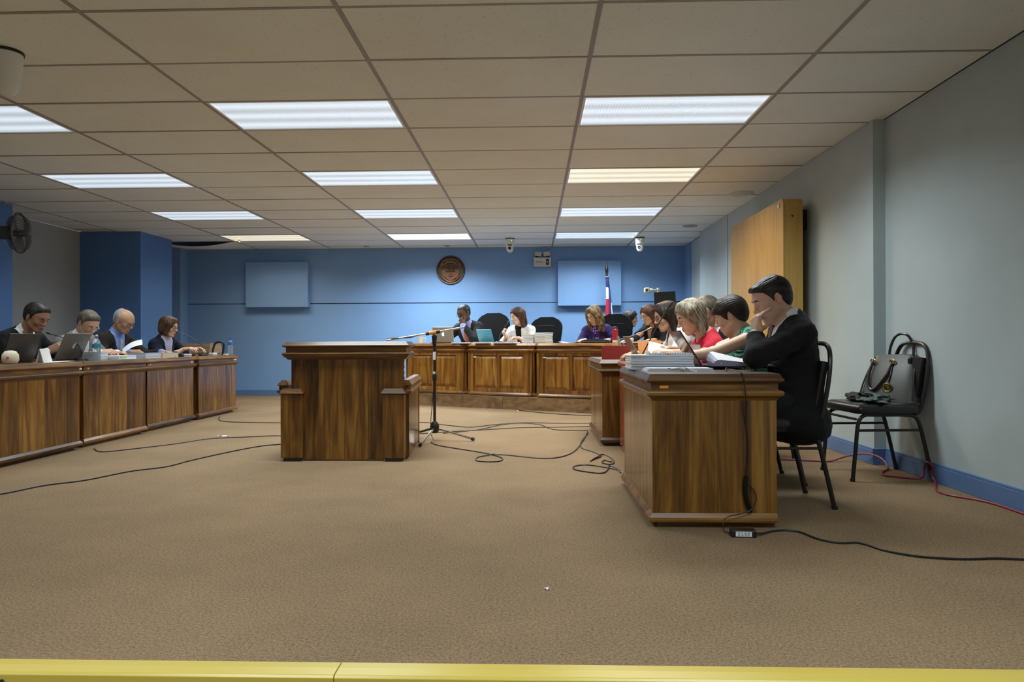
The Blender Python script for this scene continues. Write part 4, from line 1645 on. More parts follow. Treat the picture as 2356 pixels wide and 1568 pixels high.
person('short-haired woman in a sleeveless green and black chevron top leaning over the desk', (1.40, 4.45, 0), PI,
       (1.44, 4.46, 0.53), (1.330, 4.43, 0.915), (1.246, 4.435, 1.034), (-0.45, 0.42, 0.0),
       dict(sh=(1.335, 4.285, 0.895), el=(1.085, 4.235, 0.800), wr=(0.90, 4.33, 0.770), d=(-1, 0.25, -0.03), **flat),
       dict(el=(1.12, 4.63, 0.785), wr=(0.93, 4.52, 0.768), d=(-1, -0.1, -0.03), **flat),
       skin='fair', hair='pixie', hairmat='hair_dark_brown_combed', female=True, s=0.95, hv=0.0048, seed=2, groove_=('phi', 38, 0.0007),
       outfit=dict(kind='blouse', top='chevron_green', sleeve=0.0, neck_r=0.078))
person('blonde woman in a red short-sleeved top reading papers', (1.30, 4.84, 0), PI,
       (1.33, 4.86, 0.53), (1.195, 4.81, 0.905), (1.083, 4.80, 1.040), (0.10, 0.42, 0.0),
       dict(el=(1.105, 4.565, 0.785), wr=(0.945, 4.72, 0.795), d=(-1, 0.15, 0.12), n=(0, 0.25, -1), curl=(0.35, 0.5, 0.4)),
       dict(el=(1.12, 4.99, 0.785), wr=(0.955, 4.86, 0.815), d=(-1, -0.15, 0.1), n=(0, -0.25, -1), curl=(0.4, 0.55, 0.4)),
       skin='fair', hair='shoulder', hairmat='hair_blonde', female=True, s=0.95, hv=0.0048, lip='lip_red', seed=3, groove_=('theta', 26, 0.0022),
       outfit=dict(kind='blouse', top='top_red', sleeve=0.27, ease=0.012, neck_r=0.07))
person('dark-haired woman in a cream white jacket beside the gooseneck microphone', (1.30, 5.72, 0), PI,
       (1.31, 5.74, 0.53), (1.175, 5.71, 0.935), (1.088, 5.70, 1.075), (0.12, 0.28, 0.0),
       dict(wr=(0.87, 5.60, 0.772), d=(-1, 0.2, -0.03), **flat),
       dict(wr=(0.88, 5.82, 0.772), d=(-1, -0.1, -0.03), **flat),
       skin='olive', hair='shoulder', hairmat='hair_dark_brown', female=True, s=0.95, glasses='dark', seed=4, groove_=('theta', 22, 0.002),
       outfit=dict(kind='open_jacket', jacket='jacket_white', shirt='black_top', v=(0.35, 0.98, 0.035), cuff=False))
person('man with glasses and receding hair half hidden behind the short-haired woman', (1.60, 5.32, 0), PI + 0.25,
       (1.62, 5.36, 0.54), (1.420, 5.31, 0.940), (1.306, 5.285, 1.090), (0.15, 0.45, 0.0),
       dict(wr=(1.16, 5.16, 0.79), d=(-1, 0.1, 0), **flat),
       dict(wr=(1.17, 5.34, 0.79), d=(-1, 0.0, 0), **flat),
       skin='rosy', hair='receding', hairmat='hair_brown_grey', glasses='wire', brow='brow_brown', seed=5, groove_=('phi', 60, 0.0005),
       outfit=dict(kind='suit', jacket='suit_black', shirt='shirt_white'))
# behind the bench
person('woman in black with glasses and long dark hair leaning over the end of the bench', (1.66, 8.93, DZ), PI + 0.55,
       (1.66, 8.95, 0.70), (1.510, 8.740, 1.050), (1.425, 8.615, 1.200), (-0.10, 0.40, 0.0),
       dict(wr=(1.45, 8.36, 0.890), d=(-0.9, -0.3, -0.03), **flat),
       dict(wr=(1.19, 8.44, 0.892), d=(-0.95, -0.35, -0.03), **flat),
       skin='olive', hair='long_straight', hairmat='hair_chestnut', female=True, s=0.96, glasses='dark', seed=6, groove_=('theta', 24, 0.002),
       outfit=dict(kind='open_jacket', jacket='black_top', shirt='skin_top', v=(0.5, 0.98, 0.04), cuff=False))
person('young woman in a dark brown jacket turned in profile behind the bench', (1.30, 10.12, DZ), -0.25,
       (1.24, 10.14, 0.70), (1.335, 10.11, 1.055), (1.405, 10.10, 1.200), (0.0, 0.12, 0.0),
       dict(wr=(1.68, 10.22, 0.86), d=(1, -0.1, -0.05), **flat),
       dict(wr=(1.66, 10.0, 0.86), d=(1, 0.1, -0.05), **flat),
       skin='tan', hair='long_straight', hairmat='hair_black', female=True, s=0.94, seed=7, groove_=('theta', 24, 0.002),
       outfit=dict(kind='open_jacket', jacket='dark_brown_jacket', shirt='black_top', v=(0.45, 0.98, 0.04), cuff=False))
BF = math.atan2(-BN.y, -BN.x)
person('man with glasses, dark suit and orange tie holding his hand over his mouth', (-0.83, 10.15, DZ), BF,
       (-0.83, 10.15, 0.70), (-0.945, 9.960, 1.125), (-0.985, 9.865, 1.285), (-0.22, 0.34, 0.0),
       dict(el=(-0.825, 9.680, 0.910), wr=(-0.985, 9.755, 1.112), d=(-0.42, 0.12, 1), n=(0.5, 0.8, 0.1), curl=(1.25, 1.2, 0.7), thumb=0.7),
       dict(wr=(-1.33, 9.76, 0.890), d=(-0.5, -0.7, -0.03), **flat),
       skin='dark', hair='cropped', hairmat='hair_black', glasses='dark', lip='lip_dark', seed=8,
       outfit=dict(kind='suit', jacket='suit_charcoal', shirt='shirt_pale_blue', tie='tie_orange', v=(0.25, 0.98, 0.085), tie_end=0.12))
person('woman with long brown hair in a white dotted jacket at the middle of the bench', (-0.07, 9.84, DZ), BF,
       (-0.07, 9.84, 0.70), (-0.178, 9.640, 1.075), (-0.208, 9.555, 1.225), (-0.62, 0.28, 0.05),
       dict(wr=(-0.195, 9.40, 0.925), d=(-0.8, -0.3, 0.05), n=(0, 0, -1), curl=(0.5, 0.6, 0.4)),
       dict(wr=(-0.36, 9.42, 0.935), d=(-0.5, 0.0, 0.8), n=(0.6, 0.4, 0.3), curl=(0.8, 0.9, 0.6)),
       skin='fair', hair='long_straight', hairmat='hair_chestnut', female=True, s=0.96, seed=9, groove_=('theta', 24, 0.002),
       outfit=dict(kind='open_jacket', jacket='jacket_dotted', shirt='black_top', v=(0.25, 0.98, 0.045), sleeve=0.80, cuff=False))
person('woman with wavy light brown hair and glasses in a purple jacket behind the bench', (0.93, 9.33, DZ), BF,
       (0.93, 9.33, 0.70), (0.832, 9.140, 1.068), (0.790, 9.055, 1.215), (-0.32, 0.46, 0.05),
       dict(wr=(0.95, 8.80, 0.892), d=(-0.7, -0.5, -0.03), **flat),
       dict(wr=(0.665, 8.86, 0.892), d=(-0.7, -0.6, -0.03), **flat),
       skin='fair', hair='wavy_long', hairmat='hair_light_brown', female=True, s=0.97, glasses='dark', seed=10, groove_=('theta', 18, 0.003),
       outfit=dict(kind='open_jacket', jacket='jacket_purple', shirt='blouse_purple', v=(0.25, 0.98, 0.065), cuff=False))
# left-hand desks, facing +x
person('man in a dark suit and red patterned tie looking down behind a dark laptop', (-4.62, 6.03, 0), -0.12,
       (-4.64, 6.05, 0.53), (-4.530, 6.02, 0.960), (-4.375, 6.00, 1.105), (-0.06, 0.46, 0.0),
       dict(wr=(-4.21, 6.12, 0.81), d=(0.8, -0.4, 0.3), n=(0.1, -0.9, 0), **write_),
       dict(wr=(-4.22, 5.92, 0.80), d=(0.8, 0.3, 0.4), n=(0.1, 0.9, 0), **write_),
       skin='brown', hair='short_full', hairmat='hair_black', seed=11, lip='lip_dark', groove_=('phi', 60, 0.0005), girth=1.1,
       outfit=dict(kind='suit', jacket='suit_black', shirt='shirt_white', tie='tie_red_pattern', v=(0.30, 0.98, 0.075), tie_end=0.12))
person('man with glasses in a grey suit bending low over his papers', (-4.60, 6.66, 0), -0.15,
       (-4.62, 6.68, 0.53), (-4.430, 6.63, 0.925), (-4.300, 6.595, 1.065), (-0.25, 0.62, -0.05),
       dict(wr=(-4.12, 6.76, 0.775), d=(1, -0.2, -0.03), **flat),
       dict(wr=(-4.16, 6.56, 0.785), d=(1, 0.15, 0.08), n=(0, 0.6, -0.8), **write_),
       skin='rosy', hair='short_full', hairmat='hair_brown_grey', glasses='wire', brow='brow_brown', seed=12, groove_=('phi', 60, 0.0005),
       outfit=dict(kind='suit', jacket='suit_grey', shirt='shirt_white', v=(0.35, 0.98, 0.07)))
person('bald grey-haired man with glasses in a dark suit and blue shirt', (-4.55, 7.16, 0), -0.12,
       (-4.58, 7.18, 0.53), (-4.370, 7.13, 0.955), (-4.255, 7.105, 1.105), (0.02, 0.50, 0.0),
       dict(wr=(-3.98, 7.34, 0.775), d=(1, -0.25, -0.03), **flat),
       dict(wr=(-4.13, 6.98, 0.780), d=(1, 0.15, 0.0), n=(0, 0.5, -0.8), **write_),
       skin='tan', hair='fringe_ring', hairmat='hair_grey', glasses='dark', brow='brow_grey', seed=13, girth=1.1,
       outfit=dict(kind='suit', jacket='suit_brown_black', shirt='shirt_blue', tie='tie_silver', v=(0.30, 0.98, 0.075)))
person('woman with bobbed brown hair and glasses in a navy cardigan', (-4.46, 7.98, 0), -0.10,
       (-4.48, 8.00, 0.53), (-4.275, 7.93, 0.920), (-4.205, 7.90, 1.062), (0.06, 0.24, 0.0),
       dict(wr=(-3.96, 8.02, 0.80), d=(1, -0.1, 0.1), n=(0, -0.2, -1), curl=(0.5, 0.6, 0.4)),
       dict(wr=(-3.98, 7.80, 0.80), d=(1, 0.1, 0.15), n=(0, 0.2, -1), curl=(0.5, 0.6, 0.4)),
       skin='fair', hair='bob', hairmat='hair_brown', female=True, s=0.94, glasses='dark', brow='brow_brown', seed=14, groove_=('theta', 24, 0.002),
       outfit=dict(kind='open_jacket', jacket='navy_dark', shirt='top_lavender', v=(0.15, 0.98, 0.075), sleeve=0.72, cuff=False))


# ================================================================== CHAIRS
def stacking_chair():
    t = thing('stacking_chair', 'x', 'chair')
    s = MB()
    rr = []
    for z, o in ((0.415, -0.03), (0.420, -0.006), (0.440, 0.0), (0.462, -0.004), (0.474, -0.020), (0.479, -0.044)):
        ring = []
        for cx, cy, a0 in ((0.17, 0.17, 0), (-0.15, 0.17, 90), (-0.15, -0.17, 180), (0.17, -0.17, 270)):
            for i in range(5):
                a = math.radians(a0 + 22.5 * i)
                ring.append((cx + (0.05 + o) * math.cos(a), cy + (0.05 + o) * math.sin(a), z))
        rr.append(ring)
    s.rings(rr).build('seat', 'black_vinyl', t, smooth=True, ang=50)
    for sd in (-1, 1):
        y = sd * 0.195
        front = spline([(0.235, y, 0.0), (0.215, y, 0.20), (0.198, y, 0.36), (0.160, y, 0.408), (0.10, y, 0.412)], 5)
        back = spline([(-0.27, y, 0.0), (-0.225, y, 0.20), (-0.180, y, 0.37), (-0.13, y, 0.408), (-0.06, y, 0.412)], 5)
        l1 = MB().tube(front, 0.0125, 8).build('leg', 'black_metal', t, smooth=True)
        l2 = MB().tube(back, 0.0125, 8).build('leg', 'black_metal', t, smooth=True)
        for o, x in ((l1, 0.235), (l2, -0.27)):
            MB().lathe([(0.0, 0.0), (0.015, 0.0), (0.0155, 0.018), (0.0, 0.02)], 10, (x, y, 0.0)).build('foot_cap', 'black_plastic', o)
        MB().tube([(0.10, y, 0.412), (-0.06, y, 0.412)], 0.0125, 8).build('seat_rail', 'black_metal', t, smooth=True)
        MB().tube([(0.208, y, 0.315), (-0.196, y, 0.315)], 0.008, 8).build('stretcher', 'black_metal', t, smooth=True)
    MB().tube([(0.212, -0.195, 0.385), (0.212, 0.195, 0.385)], 0.008, 8).build('cross_bar', 'black_metal', t, smooth=True)
    hoop = [(-0.10, 0.175, 0.405), (-0.185, 0.180, 0.42), (-0.215, 0.185, 0.50), (-0.245, 0.185, 0.66), (-0.262, 0.165, 0.785), (-0.270, 0.11, 0.845), (-0.272, 0.0, 0.857)]
    hoop = hoop + [(x, -y, z) for x, y, z in hoop[-2::-1]]
    MB().tube(spline(hoop, 5), 0.0125, 8).build('back_frame', 'black_metal', t, smooth=True)
    g = []
    for i in range(9):
        z = 0.515 + 0.245 * i / 8
        g.append([(-0.212 - 0.16 * (z - 0.5) + 0.018 * math.cos(y / 0.165 * PI / 2), y, z) for y in np.linspace(-0.165, 0.165, 9)])
    MB().sheet(g, 0.035).build('backrest', 'black_vinyl', t, bevel=0.0, smooth=True, ang=60)
    return t


proto = stacking_chair()
GS = 'black stacking chairs'
SPOTS = [('black stacking chair against the pale wall holding the grey handbag', 2.195, 4.575, 0, PI + 0.06),
         ('black stacking chair under the man in the black suit', 1.285, 3.84, 0, PI),
         ('black stacking chair under the woman in the chevron top', 1.36, 4.43, 0, PI),
         ('black stacking chair under the blonde woman in red', 1.30, 4.90, 0, PI),
         ('black stacking chair under the woman in the cream white jacket', 1.27, 5.74, 0, PI),
         ('black stacking chair under the half hidden man with glasses', 1.62, 5.34, 0, PI + 0.25),
         ('black stacking chair under the man in the red patterned tie', -4.60, 6.05, 0, -0.12),
         ('black stacking chair under the man in the grey suit', -4.58, 6.66, 0, -0.15),
         ('black stacking chair under the bald man in the blue shirt', -4.54, 7.18, 0, -0.12),
         ('black stacking chair under the woman with bobbed hair', -4.44, 8.0, 0, -0.10),
         ('black stacking chair under the woman in black with glasses', 1.63, 8.93, DZ, PI + 0.55),
         ('black stacking chair under the young woman in the brown jacket', 1.26, 10.13, DZ, -0.25)]
for i, (lab, x, y, z, r) in enumerate(SPOTS):
    o = proto if i == 0 else copy_tree(proto)
    o.location = (x, y, z)
    o.rotation_euler = (0, 0, r)
    tag(o, lab, 'chair', GS)


def office_chair(label, loc, rz, top=1.15, w=0.25, quilt=True):
    t = thing('office_chair', label, 'chair', loc, rz, 'high-backed black chairs behind the bench')
    rr = []
    n = 14
    for i in range(n + 1):
        q = i / n
        z = 0.48 + (top - 0.48) * q
        ww = w * (0.80 + 0.25 * math.sin(min(q * 1.25, 1) * PI / 2)) * (1 if q < 0.72 else math.sqrt(max(1 - ((q - 0.72) / 0.30) ** 2, 0.02)))
        x = -0.22 - 0.10 * q + 0.02 * math.sin(q * PI)
        ring = []
        for j in range(16):
            a = 2 * PI * j / 16
            ca, sa = math.cos(a), math.sin(a)
            ring.append((x + 0.05 * math.copysign(abs(ca) ** 0.6, ca) + 0.03 * abs(sa) ** 3, ww * math.copysign(abs(sa) ** 0.55, sa), z))
        rr.append(ring)
    b = MB().rings(rr).build('backrest', 'black_fabric', t, smooth=True, ang=60)
    if quilt:
        for k in range(4):
            z = 0.78 + (top - 0.86) * k / 4
            x = -0.22 - 0.10 * (z - 0.48) / (top - 0.48) + 0.062
            MB().tube([(x - 0.004, -w * 0.62, z), (x, 0, z + 0.006), (x - 0.004, w * 0.62, z)], 0.004, 6).build('stitching', 'black_metal', b, smooth=True)
    p = [(0.24 * math.copysign(abs(math.cos(a)) ** 0.6, math.cos(a)), 0.25 * math.copysign(abs(math.sin(a)) ** 0.6, math.sin(a))) for a in [2 * PI * i / 24 for i in range(24)]]
    MB().mould(p, [(-0.03, 0.42), (0.0, 0.435), (0.006, 0.47), (-0.01, 0.50), (-0.08, 0.51)]).build('seat', 'black_fabric', t, smooth=True, ang=60)
    for sd in (-1, 1):
        a = MB().tube(spline([(0.10, sd * 0.27, 0.45), (0.16, sd * 0.30, 0.56), (0.12, sd * 0.30, 0.66), (-0.12, sd * 0.30, 0.67), (-0.22, sd * 0.27, 0.60)], 5), 0.018, 8)
        a.build('armrest', 'black_plastic', t, smooth=True)
    MB().lathe([(0.03, 0.10), (0.03, 0.25), (0.02, 0.25), (0.02, 0.425)], 12).build('gas_lift', 'grey_metal', t, smooth=True)
    for i in range(5):
        a = 2 * PI * i / 5
        c, s_ = math.cos(a), math.sin(a)
        leg = MB().tube([(0.02 * c, 0.02 * s_, 0.12), (0.28 * c, 0.28 * s_, 0.075)], [0.025, 0.016], 8).build('base_leg', 'black_plastic', t, smooth=True)
        MB().lathe([(0.0, -0.02), (0.027, -0.02), (0.03, 0.0), (0.027, 0.02), (0.0, 0.02)], 12, (0.28 * c, 0.28 * s_, 0.03), 'y').build('caster', 'black_plastic', leg, smooth=True)
    return t


office_chair('tall black office chair behind the man in the orange tie', (-0.70, 10.36, DZ), BF + 0.12, 1.15, 0.27, False)
office_chair('black quilted office chair behind the woman in the white dotted jacket', (0.09, 10.08, DZ), BF + 0.05, 1.075, 0.25)
office_chair('black quilted office chair behind the woman in the purple jacket', (1.06, 9.62, DZ), BF + 0.1, 1.095, 0.25)


# ================================================================== WALL AND CEILING FITTINGS
def wall_box(label, x0, x1, z0, z1, y1, th, mat, name):
    return tag(MB().box(x0, x1, y1 - th, y1, z0, z1).build(name, mat, bevel=0.006), label, 'panel', 'blue boxed wall panels')


wall_box('blue painted boxed panel on the back wall left of the carved emblem', -4.72, -3.685, 1.455, 2.195, 11.408, 0.13, 'wall_blue', 'wall_panel_box')
wall_box('blue painted boxed panel on the back wall behind the flag', 0.40, 1.425, 1.455, 2.185, 11.408, 0.13, 'wall_blue', 'wall_panel_box')

# carved coat of arms
em = thing('carved_emblem', 'round carved wooden coat of arms on the blue back wall', 'emblem', (-1.352, 11.406, 2.056))
E = 0.237


def disc_ring(prof, seg=56):
    return MB().lathe([(r, z) for r, z in prof], seg, (0, 0, 0), 'y')


disc_ring([(0.0, 0.0), (E, 0.0), (E, 0.018), (E * 0.96, 0.03), (E * 0.90, 0.028), (E * 0.86, 0.010), (0.0, 0.008)]).build('disc', 'carved_dark', em, smooth=True, ang=30)


def em_poly(pts, y0, y1, name, bev=0.003):
    m = MB()
    m.rings([[(x * E, -y0, z * E) for x, z in pts], [(x * E * 0.985, -y1, z * E * 0.985) for x, z in pts]])
    return m.build(name, 'carved_wood', em, bevel=bev)


sh = [(-0.62, 0.02), (0.62, 0.02), (0.66, -0.18), (0.52, -0.48), (0.22, -0.66), (0.10, -0.78), (0.0, -0.82), (-0.10, -0.78), (-0.22, -0.66), (-0.52, -0.48), (-0.66, -0.18)]
em_poly(sh, 0.006, 0.030, 'shield', 0.006)
em_poly([(-0.50, 0.40), (-0.30, 0.60), (0, 0.66), (0.30, 0.60), (0.50, 0.40), (0.42, 0.30), (0.22, 0.46), (0, 0.52), (-0.22, 0.46), (-0.42, 0.30)], 0.006, 0.048, 'scroll', 0.008)
em_poly([(-0.60, 0.62), (-0.30, 0.76), (0, 0.80), (0.30, 0.76), (0.60, 0.62), (0.52, 0.52), (0.26, 0.66), (0, 0.69), (-0.26, 0.66), (-0.52, 0.52)], 0.006, 0.040, 'ribbon', 0.008)
for x, w_, h_ in ((-0.16, 0.22, 0.28), (0.16, 0.20, 0.27)):
    m = MB()
    b = [(x - w_, -0.12), (x + w_, -0.12), (x + w_ * 0.25, 0.06), (x, -0.12 + h_ + 0.06), (x - w_ * 0.3, 0.05)]
    m.rings([[(px * E, -0.028, pz * E) for px, pz in b], [((x + (px - x) * 0.25) * E, -0.062, (-0.04 + (pz + 0.04) * 0.5) * E) for px, pz in b]])
    m.build('volcano', 'carved_wood', em)
for i in range(7):
    a = PI * (0.18 + 0.64 * i / 6)
    MB().lathe([(0.0, 0.0), (0.016, 0.004), (0.013, 0.020), (0.0, 0.026)], 10, (math.cos(a) * 0.34 * E * 1.2, -0.022, (0.12 + math.sin(a) * 0.22) * E), 'y').build('star', 'carved_wood', em, smooth=True)
em_poly([(-0.16, -0.36), (0.16, -0.36), (0.13, -0.46), (-0.13, -0.46)], 0.026, 0.056, 'ship_hull', 0.004)
em_poly([(-0.10, -0.34), (0.0, -0.22), (0.02, -0.34)], 0.026, 0.050, 'sail', 0.003)
em_poly([(0.03, -0.34), (0.04, -0.24), (0.12, -0.34)], 0.026, 0.050, 'sail', 0.003)
for sd in (-1, 1):
    MB().tube(spline([(sd * 0.60 * E, -0.022, 0.16 * E), (sd * 0.66 * E, -0.028, 0.34 * E), (sd * 0.56 * E, -0.03, 0.46 * E), (sd * 0.50 * E, -0.026, 0.30 * E)], 5), 0.019, 8).build('scrollwork', 'carved_wood', em, smooth=True)
    MB().tube(spline([(sd * 0.62 * E, -0.016, -0.42 * E), (sd * 0.40 * E, -0.024, -0.66 * E), (sd * 0.16 * E, -0.024, -0.80 * E), (0, -0.022, -0.84 * E)], 5), 0.016, 8).build('branch', 'carved_wood', em, smooth=True)

# emergency light
t = thing('emergency_light', 'beige emergency light box with two lamp heads under the ceiling', 'emergency light', (0.152, 11.408, 2.10))
MB().box(-0.14, 0.14, -0.075, 0, 0, 0.145).build('case', 'off_white_plastic', t, bevel=0.006)
MB().box(0.062, 0.108, -0.078, -0.07, 0.022, 0.122).build('indicator_panel', 'black_plastic', t, bevel=0.002)
plain('led_red', (0.6, 0.02, 0.02), 0.3, emit=(1, 0.08, 0.1), es=2.0)
plain('led_green', (0.1, 0.5, 0.02), 0.3, emit=(0.45, 1, 0.1), es=1.5)
plain('print_pink', (0.55, 0.22, 0.20), 0.7)
MB().lathe([(0, 0), (0.006, 0), (0.006, 0.004), (0, 0.005)], 8, (0.085, -0.077, 0.072), 'y').build('status_led', 'led_red', t)
for i, w_ in enumerate((0.014, 0.010, 0.016, 0.010, 0.013)):
    MB().box(-0.095 + i * 0.021, -0.095 + i * 0.021 + w_, -0.0765, -0.074, 0.060, 0.088).build('lettering', 'print_pink', t)
for x, a in ((-0.096, 0.15), (0.098, -0.12)):
    k = MB().box(-0.055, 0.055, -0.085, -0.005, 0.172, 0.245)
    lamp = k.build('lamp_head', 'off_white_plastic', t, bevel=0.010, loc=(x, 0, 0), rot=(0, a, 0))
    MB().box(-0.042, 0.042, -0.089, -0.083, 0.184, 0.234).build('lens', 'glass_frame_wire', lamp, bevel=0.004)
    MB().lathe([(0.012, 0.0), (0.012, 0.03)], 10, (x, -0.045, 0.144)).build('neck', 'black_plastic', t)


def ptz(label, loc, rz, s=1.0, led=True):
    t = thing('dome_camera', label, 'camera', loc, rz, 'white ceiling cameras')
    MB().lathe([(0.0, 0.0), (0.072 * s, 0.0), (0.072 * s, -0.012 * s), (0.0, -0.012 * s)], 24).build('mount', 'black_plastic', t, smooth=True)
    MB().lathe([(0.0, -0.0121 * s), (0.068 * s, -0.0121 * s), (0.066 * s, -0.05 * s), (0.060 * s, -0.11 * s), (0.055 * s, -0.13 * s), (0.0, -0.13 * s)], 24).build('housing', 'white_plastic', t, smooth=True)
    MB().lathe([(0.0, -0.128 * s), (0.054 * s, -0.13 * s), (0.054 * s, -0.155 * s), (0.046 * s, -0.185 * s), (0.028 * s, -0.205 * s), (0.0, -0.210 * s)], 24).build('head', 'white_plastic', t, smooth=True)
    MB().lathe([(0.0, 0.0), (0.023 * s, 0.0), (0.023 * s, 0.012 * s), (0.016 * s, 0.016 * s), (0.0, 0.010 * s)], 18, (-0.004, -0.043 * s, -0.150 * s), 'y').build('lens', 'black_plastic', t, smooth=True)
    MB().box(-0.03 * s, 0.03 * s, -0.062 * s, -0.05 * s, -0.112 * s, -0.096 * s).build('slot', 'black_plastic', t)
    if led:
        MB().lathe([(0, 0), (0.006, 0), (0.006, 0.006), (0, 0.007)], 8, (0.026 * s, -0.058 * s, -0.04 * s), 'y').build('status_led', 'led_green', t)


ptz('white dome camera on the ceiling between the carved emblem and the emergency light', (-0.345, 10.45, ZC), 0.0)
ptz('white dome camera with green light on the ceiling above the flag', (1.60, 10.45, ZC), -0.35)
ptz('white dome camera on the ceiling close by above the left-hand desks', (-2.80, 3.62, ZC), -1.2, 1.12, False)

for lab, x, y, r in (('small round ceiling sprinkler plate near the carved emblem', -1.38, 11.18, 0.05), ('small round ceiling sprinkler plate left of the carved emblem', -2.69, 11.16, 0.05),
                     ('grey round ceiling speaker by the end of the pale wall', 2.12, 9.45, 0.10), ('flat round ceiling plate by the oak cabinet', 2.20, 7.40, 0.13)):
    tag(MB().lathe([(0.0, 0.006), (r, 0.006), (r, 0.0), (r * 0.9, -0.006), (r * 0.5, -0.012), (0.0, -0.014)], 24, (x, y, ZC)).build('ceiling_plate', 'off_white_plastic' if r > 0.12 else 'grid_metal', smooth=True), lab, 'ceiling plate')
t = thing('sprinkler', 'small brass sprinkler head below the sagging ceiling tile', 'sprinkler', (-4.42, 10.35, ZC))
MB().lathe([(0.0, 0.004), (0.035, 0.004), (0.035, -0.003), (0.012, -0.006), (0.008, -0.03), (0.016, -0.034), (0.016, -0.037), (0.0, -0.038)], 14).build('head', 'cream_plastic', t, smooth=True)

# wall fan on the left pier
t = thing('wall_fan', 'grey wall fan with round guard on the blue left pier', 'fan', (-5.815, 6.93, 2.02), 0.30)
MB().box(0.0, 0.03, -0.06, 0.06, -0.10, 0.08).build('wall_bracket', 'fan_grey', t, bevel=0.006)
MB().tube([(0.02, 0, 0.0), (0.30, 0.0, 0.01)], [0.035, 0.03], 12).build('arm', 'fan_grey', t, smooth=True)
MB().lathe([(0.0, 0.25), (0.055, 0.25), (0.07, 0.29), (0.07, 0.40), (0.05, 0.43), (0.0, 0.43)], 18, (0, 0, 0.0), 'x').build('motor', 'fan_grey', t, smooth=True)
hd = MB()
FX, FR = 0.50, 0.205
cage = MB()
for k in range(40):
    a = 2 * PI * k / 40
    c, s_ = math.cos(a), math.sin(a)
    cage.tube([(FX - 0.09, 0.05 * c, 0.05 * s_), (FX - 0.07, FR * 0.8 * c, FR * 0.8 * s_), (FX, FR * c, FR * s_), (FX + 0.055, FR * 0.8 * c, FR * 0.8 * s_), (FX + 0.07, 0.04 * c, 0.04 * s_)], 0.0022, 4)
cage.build('guard_wires', 'fan_grey', t)
MB().tube([(FX, FR * math.cos(2 * PI * i / 40), FR * math.sin(2 * PI * i / 40)) for i in range(40)], 0.011, 8, closed=True).build('guard_rim', 'fan_grey', t, smooth=True)
for k in range(3):
    a0 = 2 * PI * k / 3 + 0.4
    g = []
    for i in range(6):
        r = 0.035 + 0.145 * i / 5
        w_ = 0.35 + 0.35 * math.sin(PI * (i + 1) / 7)
        g.append([(FX + 0.02 * math.sin((q - 0.5) * PI), r * math.cos(a0 + w_ * (q - 0.5) * 1.6), r * math.sin(a0 + w_ * (q - 0.5) * 1.6)) for q in (0, 0.25, 0.5, 0.75, 1)])
    MB().sheet(g, 0.003).build('blade', 'fan_grey', t, smooth=True)
MB().lathe([(0.0, FX - 0.09), (0.035, FX - 0.085), (0.04, FX + 0.02), (0.03, FX + 0.078), (0.0, FX + 0.08)], 16, (0, 0, 0), 'x').build('hub', 'fan_grey', t, smooth=True)

# oak veneered box hung off the right wall on a black bracket
t = thing('wall_cabinet', 'oak veneered flat cabinet with rounded corners hung on the pale right wall', 'cabinet', (0, 0, 0))


def rrect(y0, y1, z0, z1, r, n=5):
    out = []
    for cy, cz, a0 in ((y1 - r, z1 - r, 0), (y0 + r, z1 - r, 90), (y0 + r, z0 + r, 180), (y1 - r, z0 + r, 270)):
        for i in range(n + 1):
            a = math.radians(a0 + 90 * i / n)
            out.append((cy + r * math.cos(a), cz + r * math.sin(a)))
    return out


def cab(x0, x1, y0, y1, z0, z1, r):
    p = rrect(y0, y1, z0, z1, r)
    return MB().rings([[(x0, y, z) for y, z in p], [(x1, y, z) for y, z in p]])


cab(2.16, 2.31, 6.02, 7.60, 0.865, 2.095, 0.05).build('cabinet_body', 'oak_veneer', t, bevel=0.004)
for a, b in ((6.02, 6.78), (6.784, 7.60)):
    p = rrect(6.02, 7.60, 0.865, 2.095, 0.05)
    q = [(min(max(y, a), b), z) for y, z in p]
    # drop duplicate points produced by clamping
    qq = [q[0]]
    for pt in q[1:]:
        if (Vector(pt) - Vector(qq[-1])).length > 1e-4:
            qq.append(pt)
    if (Vector(qq[0]) - Vector(qq[-1])).length < 1e-4:
        qq.pop()
    MB().rings([[(2.142, y, z) for y, z in qq], [(2.1599, y, z) for y, z in qq]]).build('door', 'oak_veneer', t, bevel=0.003)
MB().box(2.135, 2.1425, 6.10, 6.14, 2.03, 2.06).build('label', 'white_sticker', t)
MB().lathe([(0, 0), (0.008, 0), (0.008, 0.006), (0, 0.007)], 10, (2.22, 6.0185, 1.94), 'y').build('lock', 'black_metal', t)
for y, z0, z1 in ((6.20, 1.85, 2.02), (7.3, 1.85, 2.02), (6.75, 1.0, 1.9)):
    MB().box(2.30, 2.395, y - 0.05, y + 0.05, z0, z1).build('bracket', 'black_metal', t, bevel=0.004)

# flag on its pole
t = thing('flag', 'blue white and red flag hanging furled on a dark pole', 'flag', (1.165, 11.03, DZ))
MB().tube([(0, 0, 0.0), (0, 0, 1.70)], 0.014, 10).build('pole', 'black_metal', t, smooth=True)
MB().lathe([(0.0, 1.69), (0.022, 1.695), (0.024, 1.73), (0.014, 1.77), (0.026, 1.82), (0.024, 1.87), (0.010, 1.93), (0.005, 2.0), (0.0, 2.005)], 12).build('finial', 'black_metal', t, smooth=True)
MB().lathe([(0.0, 0.0), (0.16, 0.0), (0.15, 0.03), (0.05, 0.05), (0.02, 0.09), (0.0, 0.09)], 20).build('base', 'black_metal', t, smooth=True)
plain('flag_blue', (0.020, 0.030, 0.16), 0.8)
plain('flag_white', (0.70, 0.70, 0.72), 0.8)
plain('flag_red', (0.42, 0.015, 0.04), 0.8)


